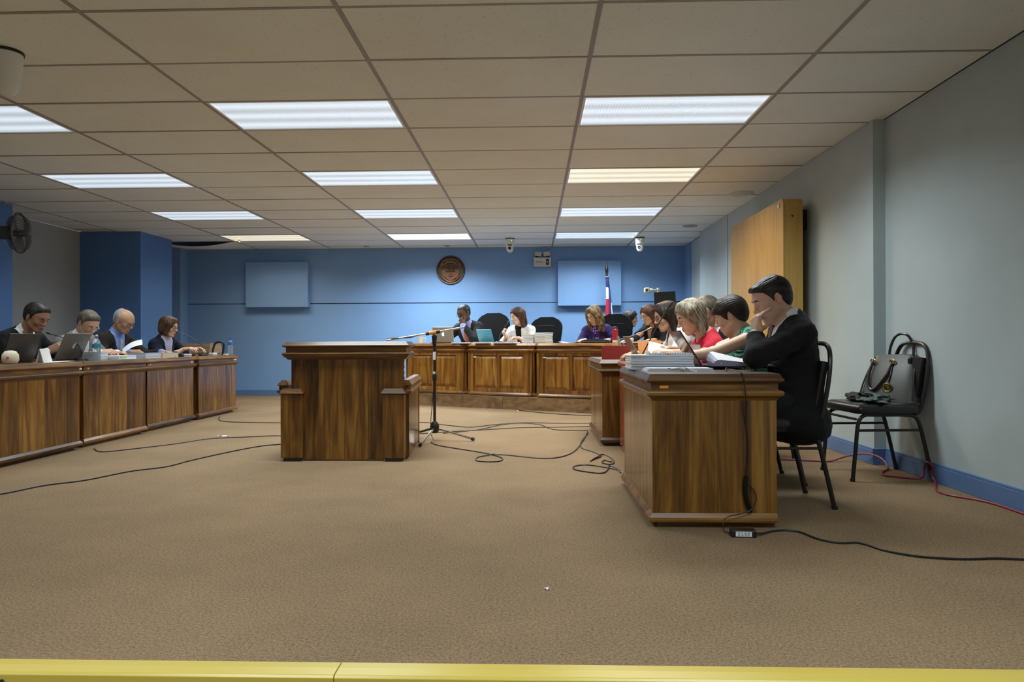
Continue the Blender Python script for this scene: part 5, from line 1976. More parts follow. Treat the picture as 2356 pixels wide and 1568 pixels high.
def fold(pts0, pts1, mat, y0):
    g = []
    for i in range(13):
        q = i / 12
        z = pts0[2] + (pts1[2] - pts0[2]) * q
        a = pts0[0] + (pts1[0] - pts0[0]) * q
        b = pts0[1] + (pts1[1] - pts0[1]) * q
        g.append([(a + (b - a) * j / 8, y0 - 0.02 * math.sin(j / 8 * PI) - 0.012 * math.sin(j / 8 * 3 * PI + q * 2) * q, z) for j in range(9)])
    MB().sheet(g, 0.003).build('cloth_fold', mat, t, smooth=True)


fold((-0.020, 0.030, 1.73), (-0.018, 0.040, 1.565), 'flag_blue', -0.022)
fold((-0.018, 0.028, 1.566), (-0.015, 0.040, 1.375), 'flag_white', -0.023)
fold((-0.015, 0.040, 1.376), (-0.06, 0.040, 0.55), 'flag_red', -0.024)
fold((0.020, 0.032, 1.70), (0.015, 0.105, 1.05), 'flag_blue', -0.012)
fold((0.06, 0.075, 1.32), (0.030, 0.150, 0.55), 'flag_white', -0.018)
MB().tube([(-0.024, -0.03, 1.725), (0.0, -0.035, 1.73), (0.034, -0.03, 1.74)], 0.004, 6).build('cord', 'cream_plastic', t)

# monitor and camera on a stand behind the bench
t = thing('monitor_stand', 'cream pole stand carrying a small camera on a side arm', 'stand', (1.79, 10.0, DZ))
MB().lathe([(0.0, 0.0), (0.20, 0.0), (0.20, 0.025), (0.03, 0.05), (0.0, 0.05)], 20).build('base', 'cream_plastic', t, smooth=True)
MB().tube([(0, 0, 0.04), (0, 0, 1.47)], 0.020, 10).build('pole', 'cream_plastic', t, smooth=True)
MB().tube([(0.0, -0.01, 1.445), (-0.115, -0.03, 1.435)], 0.010, 8).build('arm', 'cream_plastic', t, smooth=True)
MB().lathe([(0.0, -0.03), (0.020, -0.03), (0.026, -0.015), (0.026, 0.015), (0.020, 0.03), (0.0, 0.03)], 14, (-0.11, -0.03, 1.435), 'x').build('joint', 'cream_plastic', t, smooth=True)
c = MB().box(-0.205, -0.135, -0.085, 0.005, 1.40, 1.47).build('camera_body', 'cream_plastic', t, bevel=0.012)
MB().lathe([(0, 0), (0.017, 0), (0.017, 0.008), (0, 0.004)], 14, (-0.178, -0.084, 1.434), 'y').build('camera_lens', 'black_plastic', c)
MB().box(-0.03, 0.03, -0.03, 0.02, 1.08, 1.12).build('clamp', 'cream_plastic', t, bevel=0.004)
t = thing('monitor', 'black flat monitor tilted beside the small camera behind the bench', 'monitor', (1.875, 9.93, 1.36), 0.12)
MB().box(-0.155, 0.155, -0.012, 0.012, 0.0, 0.215).build('housing', 'black_plastic', t, bevel=0.004, rot=(0, -0.045, 0))
MB().box(-0.148, 0.148, -0.0135, -0.011, 0.010, 0.206).build('screen', 'eye_dark', t, rot=(0, -0.045, 0))
MB().box(-0.07, -0.02, 0.012, 0.06, 0.0, 0.06).build('mount', 'black_plastic', t)


# ================================================================== FLOOR THINGS
# microphone stand
t = thing('microphone_stand', 'tripod microphone stand with a silver boom beside the witness stand', 'microphone stand', (-0.880, 6.17, 0))
MB().tube([(0, 0, 0.10), (0, 0, 0.56)], 0.0125, 10).build('pole', 'black_metal', t, smooth=True)
MB().tube([(0, 0, 0.56), (0.0, 0, 0.845)], 0.0105, 10).build('upper_pole', 'black_metal', t, smooth=True)
for z0, z1 in ((0.715, 0.785), (0.590, 0.610)):
    MB().lathe([(0.0, z0), (0.0135, z0), (0.0135, z1), (0.0, z1)], 12).build('label_band', 'white_sticker', t, smooth=True)
MB().lathe([(0.0, 0.53), (0.019, 0.53), (0.021, 0.57), (0.016, 0.59), (0.0, 0.59)], 12).build('clutch', 'black_plastic', t, smooth=True)
MB().lathe([(0.0, 0.06), (0.030, 0.065), (0.042, 0.09), (0.040, 0.13), (0.022, 0.165), (0.0, 0.167)], 16).build('hub', 'black_plastic', t, smooth=True)
for (x, y) in ((-0.065, -0.41), (0.36, -0.08), (-0.26, 0.22)):
    l = MB().tube([(x * 0.06, y * 0.06, 0.105), (x * 0.97, y * 0.97, 0.020)], 0.0105, 10).build('leg', 'chrome' if x > -0.2 else 'black_metal', t, smooth=True)
    MB().tube([(x * 0.93, y * 0.93, 0.024), (x, y, 0.016)], 0.0155, 10).build('rubber_foot', 'black_plastic', l, smooth=True)
MB().tube([(0.0, 0, 0.84), (0.0, 0, 0.93)], [0.016, 0.024], 10).build('swivel', 'black_plastic', t, smooth=True)
MB().tube([(-0.43, 0.0, 0.888), (0.265, 0.0, 1.003)], 0.0085, 10).build('boom', 'chrome', t, smooth=True)
MB().tube([(-0.075, 0, 0.946), (0.052, 0, 0.967)], 0.017, 10).build('boom_clamp', 'black_plastic', t, smooth=True)
MB().tube([(-0.045, 0, 0.951), (0.018, 0, 0.962)], 0.0178, 10).build('clamp_band', 'orange_sticker', t, smooth=True)
MB().lathe([(0, -0.03), (0.012, -0.03), (0.014, 0.0), (0.012, 0.025), (0, 0.025)], 10, (0.0, -0.005, 0.925), 'y').build('wing_nut', 'black_plastic', t, smooth=True)
w_ = [(-0.43 + 0.40 * q, 0.012 * math.cos(q * 7 + 1), 0.889 + 0.066 * q + 0.012 * math.sin(q * 7 + 1)) for q in [i / 40 for i in range(41)]]
w_ += [(0.008, -0.02, 0.90), (0.020, -0.012, 0.80), (0.013, -0.016, 0.60), (-0.012, -0.014, 0.40), (-0.03, -0.016, 0.20), (-0.034, -0.02, 0.06), (0.0, -0.06, 0.008)]
MB().tube(w_, 0.0034, 6).build('microphone_cable', 'black_plastic', t, smooth=True)

CAB = {
    'thin black cable curving across the carpet in front of the left-hand desks': [(-3.25, 3.62), (-3.07, 3.92), (-2.99, 4.16), (-2.84, 4.33), (-2.73, 4.63), (-2.58, 4.80), (-2.53, 5.06), (-2.43, 5.43), (-2.29, 5.77), (-2.10, 5.90), (-1.98, 5.90)],
    'thin black cable running from the gap between two left-hand desks to the witness stand': [(-3.62, 5.62), (-3.45, 5.46), (-3.30, 5.60), (-3.09, 5.89), (-2.94, 6.21), (-2.67, 6.32), (-2.36, 6.41), (-1.98, 6.2)],
    'thin black cable looping from the end desk behind the witness stand': [(-3.70, 8.1), (-3.55, 7.75), (-3.40, 7.58), (-3.16, 7.50), (-2.74, 7.46), (-2.0, 7.5), (-1.25, 7.50), (-1.05, 7.38), (-0.84, 7.19), (-0.63, 7.08), (-0.40, 7.30), (-0.13, 7.46), (0.24, 7.42), (0.66, 7.42)],
    'thin black cable lying straight behind the microphone stand': [(-1.60, 6.50), (-1.10, 6.57), (-0.95, 6.64), (-0.71, 6.77), (-0.42, 6.90), (-0.12, 7.04), (0.23, 7.08), (0.66, 7.16)],
    'thin black cable bowing out towards the bench from the red-foldered desk': [(-0.86, 6.60), (-0.70, 6.72), (-0.51, 6.94), (-0.35, 7.26), (-0.15, 7.43), (0.06, 7.30), (0.16, 6.97), (0.27, 6.84), (0.53, 6.80)],
    'thin black cable along the foot of the dais': [(-0.22, 8.86), (0.12, 8.50), (0.47, 8.26), (0.75, 8.15), (1.1, 7.9)],
    'black microphone cable with a loose loop on the carpet': [(-0.89, 6.05), (-0.87, 5.95), (-0.78, 5.80), (-0.59, 5.62), (-0.40, 5.44), (-0.29, 5.30), (-0.23, 5.16), (-0.25, 5.05), (-0.34, 5.03), (-0.42, 5.08), (-0.42, 5.22), (-0.34, 5.32), (-0.23, 5.34), (-0.09, 5.26), (0.07, 5.18), (0.20, 5.24), (0.31, 5.47), (0.39, 5.86), (0.46, 6.28), (0.52, 6.74)],
    'black cable wound in small loops beside the reddish corner table': [(0.52, 6.62), (0.42, 6.09), (0.39, 5.72), (0.47, 5.49), (0.51, 5.29), (0.46, 5.17), (0.41, 5.06), (0.47, 5.19), (0.54, 5.36), (0.58, 5.15), (0.57, 4.98), (0.53, 4.93), (0.49, 5.0), (0.52, 5.10), (0.56, 5.02)],
    'black cable in a flat wide loop beside the near right-hand desk': [(0.58, 4.70), (0.50, 4.81), (0.37, 4.91), (0.28, 4.84), (0.29, 4.71), (0.44, 4.60), (0.50, 4.72), (0.53, 4.88), (0.56, 4.80), (0.575, 4.62)],
}
for lab, pts in CAB.items():
    P = []
    for i, (x, y) in enumerate(pts):
        P.append((x, y, 0.0048))
    S = spline(P, 7)
    # lift one strand over the other where the cable crosses itself
    for i, p in enumerate(S):
        for j in range(0, i - 6):
            d = (Vector((p.x, p.y)) - Vector((S[j].x, S[j].y))).length
            if d < 0.03:
                p.z = max(p.z, 0.0048 + 0.009 * (1 - d / 0.03))
    tag(MB().tube(S, 0.0042, 6).build('floor_cable', 'black_plastic', smooth=True), lab, 'cable', 'black cables on the carpet')

# red cable by the right wall
plain('cable_red', (0.30, 0.025, 0.05), 0.4)
P = [(1.62, 5.16, 0.006), (1.80, 5.14, 0.006), (1.98, 5.09, 0.006), (2.12, 5.06, 0.006), (2.24, 5.10, 0.03), (2.32, 5.05, 0.062), (2.365, 4.92, 0.075), (2.40, 4.85, 0.05), (2.38, 4.75, 0.012), (2.30, 4.66, 0.006),
     (2.25, 4.54, 0.006), (2.34, 4.46, 0.006), (2.42, 4.42, 0.012), (2.452, 4.45, 0.06), (2.44, 4.40, 0.115), (2.445, 4.34, 0.10), (2.45, 4.37, 0.05), (2.435, 4.30, 0.02), (2.36, 4.16, 0.006), (2.31, 4.04, 0.006), (2.33, 3.95, 0.006), (2.40, 3.85, 0.006), (2.435, 3.74, 0.006), (2.44, 3.55, 0.006), (2.445, 3.2, 0.006), (2.445, 2.6, 0.006)]
tag(MB().tube(spline(P, 7), 0.006, 8).build('red_cable', 'cable_red', smooth=True), 'dark red cable looping along the foot of the pale right wall', 'cable')

# laptop power brick and its cords
t = thing('power_adapter', 'black laptop power adapter with white label on the carpet', 'power adapter', (0.932, 3.135, 0), -0.06)
MB().box(-0.055, 0.055, -0.024, 0.024, 0.0, 0.032).build('brick', 'black_plastic', t, bevel=0.004)
lab_ = MB().box(-0.036, 0.034, -0.0246, -0.0238, 0.005, 0.027).build('label', 'white_sticker', t)
for r_ in range(3):
    for c_ in range(4):
        MB().box(-0.026 + c_ * 0.014, -0.026 + c_ * 0.014 + random.uniform(0.006, 0.011), -0.0249, -0.0244, 0.008 + r_ * 0.006, 0.011 + r_ * 0.006).build('label_print', 'grey_metal', lab_)
P = [(0.055, 0, 0.014), (0.09, 0.02, 0.010), (0.17, 0.09, 0.005), (0.26, 0.085, 0.005), (0.31, -0.03, 0.005), (0.38, -0.09, 0.005), (0.47, -0.085, 0.005), (0.53, -0.19, 0.005), (0.63, -0.26, 0.005), (0.78, -0.28, 0.005), (0.92, -0.26, 0.005), (1.05, -0.27, 0.005), (1.30, -0.30, 0.005)]
MB().tube(spline(P, 6), 0.0045, 8).build('mains_cord', 'black_plastic', t, smooth=True)
P = [(1.02, 3.70, 0.728), (0.99, 3.60, 0.734), (0.965, 3.52, 0.727), (0.955, 3.42, 0.733), (0.962, 3.30, 0.730), (0.968, 3.245, 0.715), (0.972, 3.230, 0.66), (0.975, 3.225, 0.60), (0.985, 3.262, 0.50), (0.995, 3.264, 0.40), (0.992, 3.262, 0.31), (0.985, 3.260, 0.25)]
o = tag(MB().tube(spline(P, 6), 0.0032, 6).build('charger_cord', 'black_plastic', smooth=True), 'thin black charger cord hanging down the end panel of the near desk', 'cable')
P = [(0.985, 3.258, 0.25), (0.978, 3.252, 0.19), (0.985, 3.250, 0.13), (1.005, 3.252, 0.08)]
MB().tube(spline(P, 5), [0.004] + [0.0105] * 13 + [0.008, 0.006], 8).build('cord_wrap', 'black_fabric', o, smooth=True)
P = [(0.985, 3.255, 0.22), (1.02, 3.252, 0.175), (1.028, 3.25, 0.135), (1.0, 3.245, 0.09), (0.95, 3.235, 0.075), (0.89, 3.222, 0.065), (0.868, 3.215, 0.04), (0.862, 3.18, 0.012), (0.875, 3.145, 0.012)]
MB().tube(spline(P, 6), 0.0026, 6).build('cord_tail', 'black_plastic', o, smooth=True)

for lab, x, y, r, w_, d_ in (('small white paper scrap on the carpet near the left-hand desks', -2.89, 6.41, 0.2, 0.11, 0.03), ('tiny crumpled white scrap alone on the open carpet', 0.045, 2.45, 0.5, 0.016, 0.012),
                             ('tiny white scrap on the carpet at the foot of the dais', -0.20, 8.78, 0.1, 0.03, 0.02)):
    g = [[(x + (i / 4 - 0.5) * w_, y + (j / 4 - 0.5) * d_, 0.004 + 0.004 * math.sin(i * 2 + j)) for j in range(5)] for i in range(5)]
    tag(MB().sheet(g, 0.001).build('paper_scrap', 'paper', smooth=True), lab, 'paper scrap')


# ================================================================== THINGS ON THE DESKS
plain('laptop_silver', (0.42, 0.38, 0.33), 0.35, 0.6)
plain('laptop_grey', (0.13, 0.12, 0.105), 0.4, 0.4)
plain('laptop_dark', (0.016, 0.014, 0.014), 0.35)
plain('laptop_maroon', (0.075, 0.022, 0.020), 0.10)
plain('laptop_teal', (0.04, 0.24, 0.33), 0.3)
plain('laptop_pale', (0.34, 0.32, 0.31), 0.28, 0.5)
plain('keyboard', (0.02, 0.02, 0.02), 0.6)
plain('screen_lit', (0.1, 0.12, 0.15), 0.3, emit=(0.6, 0.7, 0.9), es=0.35)
plain('logo_lit', (0.9, 0.9, 0.9), 0.4, emit=(1, 1, 1), es=1.1)
plain('logo_pale', (0.45, 0.44, 0.40), 0.3)


def laptop(label, loc, rz, mat, tilt=0.35, w=0.33, d=0.23, lid=0.225, logo=None):
    """user side -x, hinge at +x; lid leans to +x by tilt"""
    t = thing('laptop', label, 'laptop', loc, rz)
    b = MB().box(-d, 0, -w / 2, w / 2, 0.0, 0.016).build('base', mat, t, bevel=0.003)
    MB().box(-d * 0.62, -0.03, -w * 0.43, w * 0.43, 0.0158, 0.0172).build('keyboard', 'keyboard', b)
    MB().tube([(0.0, -w * 0.4, 0.013), (0.0, w * 0.4, 0.013)], 0.006, 8).build('hinge', 'black_plastic', t)
    L = MB().box(-0.0045, 0.0045, -w / 2, w / 2, 0.0, lid).build('lid', mat, t, bevel=0.003, loc=(0.004, 0, 0.014), rot=(0, tilt, 0))
    MB().box(-0.0052, -0.004, -w / 2 + 0.012, w / 2 - 0.012, 0.014, lid - 0.012).build('screen', 'screen_lit', L)
    if logo:
        m = MB()
        N = 28
        pts = []
        for i in range(N):
            a = 2 * PI * i / N
            r = 0.021 * (1 - 0.10 * math.cos(a * 2)) * (1 - 0.12 * math.exp(-((a - PI / 2) / 0.35) ** 2) - 0.08 * math.exp(-((a - 3 * PI / 2) / 0.3) ** 2) - 0.32 * math.exp(-((a - 0.1) / 0.42) ** 2) - 0.32 * math.exp(-((a - 2 * PI - 0.1) / 0.42) ** 2))
            pts.append((r * math.cos(a), r * math.sin(a) * 1.08))
        zc = lid * 0.52
        m.rings([[(0.0042, y, zc + z) for y, z in pts], [(0.0052, y, zc + z) for y, z in pts]])
        lf_ = [(0.002 + 0.010 * q + 0.004 * s_ * math.sin(PI * q), 0.024 + 0.013 * q - 0.004 * s_ * math.sin(PI * q)) for s_, q in [(1, i / 6) for i in range(7)] + [(-1, 1 - i / 6) for i in range(1, 6)]]
        m.rings([[(0.0042, y, zc + z) for y, z in lf_], [(0.0052, y, zc + z) for y, z in lf_]])
        m.build('logo', logo, L)
    return t


laptop('dark laptop open in front of the man in the red patterned tie', (-4.02, 5.30, 0.72), 0.0, 'laptop_dark', 0.30, 0.34, 0.24, 0.225)
laptop('grey laptop with a pale fruit logo between the water bottle and the dark laptop', (-4.03, 5.895, 0.72), 0.02, 'laptop_grey', 0.42, 0.35, 0.24, 0.245, 'logo_pale')
laptop('silver laptop with a glowing white fruit logo on the bench', (-1.235, 9.585, 0.855), -PI / 2 - 0.30, 'laptop_silver', 0.18, 0.31, 0.22, 0.215, 'logo_lit')
laptop('teal laptop open beside the woman in the white dotted jacket', (-0.625, 9.40, 0.855), PI + 0.95, 'laptop_teal', 0.40, 0.26, 0.19, 0.185)
laptop('pale grey laptop on the reddish corner table in front of the cream jacket', (0.815, 5.37, 0.712), PI, 'laptop_pale', 0.50, 0.31, 0.21, 0.21)
laptop('glossy dark maroon laptop open before the man in the black suit', (0.945, 4.06, 0.72), PI, 'laptop_maroon', 0.56, 0.30, 0.22, 0.232)


# ---- paper goods
def bundle(label, loc, rz, w, d, h, mat='paper', group=None, name='document_bundle', lines=True, seed=0, cover=None):
    """a bound sheaf: individual leaves show as slightly uneven layers"""
    r = random.Random(seed)
    t = thing(name, label, 'document', loc, rz, group)
    n = max(3, int(h / 0.0045))
    for i in range(n):
        z0, z1 = h * i / n, h * (i + 1) / n - 0.0005
        o = [r.uniform(-0.003, 0.003) for _ in range(4)]
        MB().box(-w / 2 + o[0], w / 2 + o[1], -d / 2 + o[2], d / 2 + o[3], z0, z1).build('leaves', mat if i % 3 else ('paper_blue' if mat == 'paper' else mat), t)
    if cover:
        MB().box(-w / 2 - 0.003, w / 2 + 0.003, -d / 2 - 0.003, d / 2 + 0.003, h - 0.0005, h + 0.0012).build('cover', cover, t)
    return t


def sheet_of(label, loc, rz, w, d, mat='paper', curl=0.0, rot=None, name='paper_sheet', group=None, th=0.0012, arch=0.0):
    g = [[((i / 8 - 0.5) * w, (j / 5 - 0.5) * d, 0.0015 + curl * (abs(i / 8 - 0.5) * 2) ** 3 + arch * math.sin(PI * i / 8)) for j in range(6)] for i in range(9)]
    o = MB().sheet(g, th).build(name, mat, smooth=True, loc=loc, rot=rot if rot else (0, 0, rz))
    return tag(o, label, 'paper', group)


ORD = ['lowest', 'second', 'third', 'fourth', 'fifth', 'topmost']
zz = 0.72
for i in range(6):
    h_ = (0.016, 0.013, 0.012, 0.013, 0.012, 0.010)[i]
    t = bundle('white stapled court file, %s of the pile on the near right-hand desk' % ORD[i], (0.690 + 0.004 * math.sin(i * 2.1), 3.845 + 0.005 * math.cos(i * 1.7), zz), 0.03 * math.sin(i * 3), 0.33, 0.22, h_, 'paper',
               'pile of white court files on the near desk', seed=i)
    # rolled spine edge to the left
    MB().tube([(-0.163, -0.108, h_ / 2), (-0.163, 0.108, h_ / 2)], h_ * 0.52, 8).build('spine_roll', 'paper', t, smooth=True)
    zz += h_ + 0.0006
t = thing('spiral_notebook', 'thin spiral notebook with a red tab on top of the white court files', 'notebook', (0.735, 3.86, zz), 0.03)
MB().box(-0.10, 0.12, -0.09, 0.09, 0.0, 0.006).build('pages', 'paper', t)
MB().box(-0.102, 0.122, -0.092, 0.092, 0.006, 0.008).build('cover', 'paper_blue', t)
MB().box(-0.03, -0.005, -0.10, -0.09, 0.001, 0.006).build('index_tab', 'orange_sticker', t)
for i in range(16):
    MB().tube([(-0.095 + 0.0135 * i, -0.093 + 0.006 * math.cos(2 * PI * k / 8), 0.004 + 0.006 * math.sin(2 * PI * k / 8)) for k in range(8)], 0.0008, 4, closed=True).build('wire_ring', 'black_metal', t)
tag(MB().box(0.612, 0.634, 3.80, 3.83, zz, zz + 0.018).build('correction_tape', 'white_plastic', bevel=0.003), 'small white tape dispenser at the rolled end of the court files', 'tape')
t = thing('folder_with_string', 'flat white folder tied with a white string bow on the near desk', 'folder', (0.735, 3.595, 0.72), -0.03)
for i in range(4):
    MB().box(-0.165 + 0.004 * i, 0.165 + 0.005 * math.sin(i * 2), -0.10, 0.10 - 0.01 * i, 0.004 * i, 0.004 * i + 0.0035).build('leaves', 'paper' if i % 2 == 0 else 'paper_blue', t)
MB().tube(spline([(-0.05, -0.10, 0.012), (-0.02, -0.112, 0.017), (0.01, -0.105, 0.020), (0.02, -0.118, 0.012), (0.0, -0.112, 0.016), (0.03, -0.108, 0.018), (0.06, -0.13, 0.004), (0.075, -0.15, 0.002)], 5), 0.0028, 6).build('string_bow', 'paper', t, smooth=True)
MB().box(-0.06, -0.045, -0.104, -0.09, 0.0158, 0.018).build('index_tab', 'nosing_yellow', t)

# ring binder lying open, its leaves fanned up at one end
plain('binder_grey', (0.30, 0.30, 0.44), 0.6)
t = thing('open_binder', 'open binder with curled white pages in front of the man in the black suit', 'binder', (0, 0, 0))
pr = [(0.968, 0.738), (0.960, 0.775), (0.966, 0.808), (0.980, 0.825), (0.998, 0.828), (1.05, 0.812), (1.14, 0.783), (1.23, 0.754), (1.275, 0.741), (1.272, 0.738)]
y0, y1 = 3.735, 3.895
pr = [(x, 0.738 + (z - 0.738) * 0.78) for x, z in pr]
lowz = lambda z: 0.738 + (z - 0.738) * 0.45
MB().rings([[(x, y0, lowz(z)) for x, z in pr], [(x, y1, z) for x, z in pr]]).build('leaves', 'binder_grey', t, bevel=0.001)
g = [[(x, y, lowz(z) + (z - lowz(z)) * (y - y0) / (y1 - y0) + 0.003) for y in np.linspace(y0 - 0.002, y1 + 0.01, 5)] for x, z in [pr[3], pr[4], pr[5], pr[6], pr[7], pr[8]]]
MB().sheet(g, 0.002).build('top_page', 'paper', t, smooth=True)
MB().box(0.955, 1.285, y0 - 0.012, y1 + 0.02, 0.736, 0.7385).build('cover', 'black_plastic', t)
for x in (1.00, 1.085):
    MB().lathe([(0, 0), (0.003, 0), (0.003, 0.002), (0, 0.0025)], 8, (x, y0, 0.752), 'y').build('ring_hole', 'paper', t)

# corner table and second desk
plain('red_board', (0.24, 0.018, 0.014), 0.5)
t = thing('red_folder', 'upright dark red folder standing on the second right-hand desk', 'folder', (0.70, 5.90, 0.72))
MB().box(-0.115, 0.145, -0.004, 0.0, 0.0, 0.115).build('cover', 'red_board', t, bevel=0.001)
MB().box(-0.115, 0.145, 0.028, 0.032, 0.0, 0.112).build('cover', 'red_board', t, bevel=0.001)
MB().box(-0.118, -0.112, -0.004, 0.032, 0.0, 0.114).build('spine', 'red_board', t, bevel=0.001)
MB().box(-0.108, 0.140, 0.003, 0.025, 0.0, 0.100).build('leaves', 'paper_cream', t)
plain('orange_paper', (0.75, 0.30, 0.10), 0.8)
sheet_of('orange paper sheet standing behind the pale grey laptop', (0.93, 5.56, 0.80), 0, 0.20, 0.16, 'orange_paper', rot=(PI / 2 - 0.25, 0, 0.25), arch=0.02)
sheet_of('white sheet with a small stamp held up by the blonde woman', (0.865, 4.80, 0.795), 0, 0.17, 0.13, 'paper', rot=(1.0, 0.30, 0.15), arch=0.01)
sheet_of('white form with a pink line standing behind the maroon laptop', (0.985, 4.30, 0.785), 0, 0.10, 0.13, 'paper', rot=(PI / 2 - 0.2, 0, 0.3), arch=0.01)
bundle('low stack of white papers under the forearms of the woman in red', (0.90, 4.74, 0.712), 0.1, 0.26, 0.20, 0.028, 'paper', seed=40)


def gooseneck(label, base, pts, r=0.0045, mat='black_plastic', wire=True):
    t = thing('gooseneck_microphone', label, 'microphone', base, 0)
    MB().lathe([(0.0, 0.0), (0.055, 0.0), (0.055, 0.012), (0.045, 0.024), (0.012, 0.03), (0.0, 0.03)], 20).build('base', 'black_plastic', t, smooth=True)
    P = [(p[0] - base[0], p[1] - base[1], p[2] - base[2]) for p in pts]
    S = spline(P, 6)
    MB().tube(S, r, 8).build('gooseneck', mat, t, smooth=True)
    d = (S[-1] - S[-3]).normalized()
    MB().tube([S[-1] - d * 0.01, S[-1], S[-1] + d * 0.035, S[-1] + d * 0.042], [r, r * 1.7, r * 1.7, r * 0.8], 10).build('capsule', mat, t, smooth=True)
    return t


gooseneck('black gooseneck microphone rising beside the pale grey laptop', (0.76, 4.98, 0.712), [(0.76, 4.98, 0.735), (0.785, 4.96, 0.80), (0.85, 4.94, 0.93), (0.92, 4.92, 1.06), (0.955, 4.91, 1.115)], 0.0045)
t = gooseneck('thin silver gooseneck microphone on a chrome clip behind the red folder', (0.77, 6.35, 0.72), [(0.77, 6.35, 0.745), (0.775, 6.34, 0.84), (0.79, 6.34, 0.888), (0.88, 6.33, 0.918), (0.98, 6.32, 0.955), (1.035, 6.32, 0.98)], 0.0038, 'grey_metal')
MB().tube([(0.04, -0.02, 0.02), (-0.005, -0.02, 0.20)], 0.009, 8).build('clip', 'chrome', t, smooth=True)
MB().tube([(0.065, -0.02, 0.02), (0.045, -0.02, 0.14)], 0.008, 8).build('clip', 'chrome', t, smooth=True)
gooseneck('black gooseneck microphone leaning towards the woman in the white dotted jacket', (-0.46, 9.32, 0.855), [(-0.46, 9.32, 0.88), (-0.45, 9.34, 0.95), (-0.40, 9.38, 1.05), (-0.345, 9.42, 1.13)], 0.0045)
gooseneck('black gooseneck microphone in front of the grey laptop on the left', (-3.93, 5.93, 0.72), [(-3.93, 5.93, 0.745), (-3.93, 5.93, 0.81), (-3.97, 5.93, 0.865), (-4.10, 5.93, 0.925), (-4.20, 5.93, 0.955)], 0.0045)
gooseneck('black gooseneck microphone bent towards the woman with bobbed hair', (-3.90, 8.10, 0.72), [(-3.90, 8.10, 0.745), (-3.90, 8.10, 0.82), (-3.94, 8.09, 0.875), (-4.06, 8.07, 0.95), (-4.17, 8.04, 1.0)], 0.0045)

# ---- bench things
plain('ceramic_white', (0.74, 0.74, 0.70), 0.25)
t = thing('mug', 'white mug on the left end of the bench', 'mug', (-1.60, 9.86, 0.855), 0.3)
MB().lathe([(0.0, 0.0), (0.038, 0.0), (0.041, 0.01), (0.041, 0.095), (0.037, 0.095), (0.036, 0.01), (0.0, 0.008)], 22).build('cup', 'ceramic_white', t, smooth=True)
MB().tube(spline([(0.040, 0, 0.075), (0.065, 0, 0.07), (0.068, 0, 0.04), (0.040, 0, 0.022)], 5), 0.005, 8).build('handle', 'ceramic_white', t, smooth=True)
tag(MB().lathe([(0.0, 0.0), (0.03, 0.002), (0.033, 0.014), (0.024, 0.026), (0.0, 0.03)], 18).build('computer_mouse', 'white_plastic', smooth=True, loc=(-1.385, 9.68, 0.855)), 'white computer mouse by the silver laptop', 'mouse')
bundle('thin white paper pile lying right of the silver laptop on the bench', (-0.93, 9.42, 0.855), BA, 0.30, 0.20, 0.014, 'paper', seed=51)  # this pile and the next thickened to suggest light reflected off the bench edge
bundle('thin white paper pile on the bench beside the unit joint', (-0.66, 9.21, 0.855), BA + 0.05, 0.24, 0.17, 0.018, 'paper', seed=52)
bundle('wide white strip imitating reflected light on the bench edge before the teal laptop', (-0.36, 9.07, 0.855), BA - 0.03, 0.34, 0.16, 0.016, 'paper', seed=53)  # white layers stand in for the lamps' reflection on the varnished edge
sheet_of('curled white sheet in front of the woman in the dotted jacket', (-0.25, 9.24, 0.856), BA + 0.1, 0.22, 0.15, 'paper', 0.014)
for j, (x, y, lab) in enumerate(((-0.02, 9.12, 'nearer the woman in the dotted jacket'), (0.135, 9.04, 'nearer the unit joint'))):
    z_ = 0.855
    for i in range(4):
        h_ = (0.034, 0.022, 0.036, 0.020)[(i + j) % 4] + 0.006 * j
        bundle('thick pale case file, %s of the bench pile %s' % (['lowest', 'second', 'third', 'topmost'][i], lab), (x + 0.004 * math.sin(i * 2 + j), y, z_), BA + 0.03 * math.sin(i + j), 0.155, 0.23, h_, 'paper_cream' if (i + j) % 2 else 'paper',
               'pile of case files on the bench', seed=60 + i + 7 * j)
        z_ += h_ + 0.0005
t = thing('tablet_case', 'black padded tablet case lying in front of the woman in purple', 'case', (0.78, 8.70, 0.855), BA)
MB().mould([(-0.15, -0.09), (0.15, -0.09), (0.17, 0.0), (0.15, 0.09), (-0.15, 0.09), (-0.17, 0.0)], [(-0.03, 0.0), (0.0, 0.012), (0.0, 0.026), (-0.03, 0.042), (-0.07, 0.048)]).build('padding', 'black_fabric', t, bevel=0.006, smooth=True)
MB().tube([(-0.17, 0.0, 0.02), (-0.15, -0.092, 0.02), (0.15, -0.092, 0.02), (0.17, 0.0, 0.02)], 0.002, 6).build('zip', 'grey_metal', t)
sheet_of('curled white sheet by the right hand of the woman in purple', (0.47, 8.80, 0.856), BA, 0.26, 0.16, 'paper', 0.016)
bundle('broad white paper pile before the woman in black with glasses', (1.33, 8.27, 0.855), BA, 0.60, 0.20, 0.016, 'paper', seed=54)
plain('bottle_red', (0.42, 0.02, 0.025), 0.3)
t = thing('thermos', 'red thermos bottle with black lid on the bench beside the purple jacket', 'bottle', (1.005, 8.55, 0.855))
MB().lathe([(0.0, 0.0), (0.032, 0.0), (0.034, 0.006), (0.034, 0.165), (0.028, 0.172), (0.0, 0.172)], 22).build('flask', 'bottle_red', t, smooth=True)
MB().lathe([(0.0345, 0.004), (0.0348, 0.004), (0.0348, 0.034), (0.0345, 0.034)], 22).build('base_print', 'paper_cream', t, smooth=True)
MB().lathe([(0.0, 0.172), (0.029, 0.172), (0.030, 0.176), (0.030, 0.192), (0.022, 0.198), (0.0, 0.199)], 20).build('lid', 'black_plastic', t, smooth=True)

# ---- left desk things


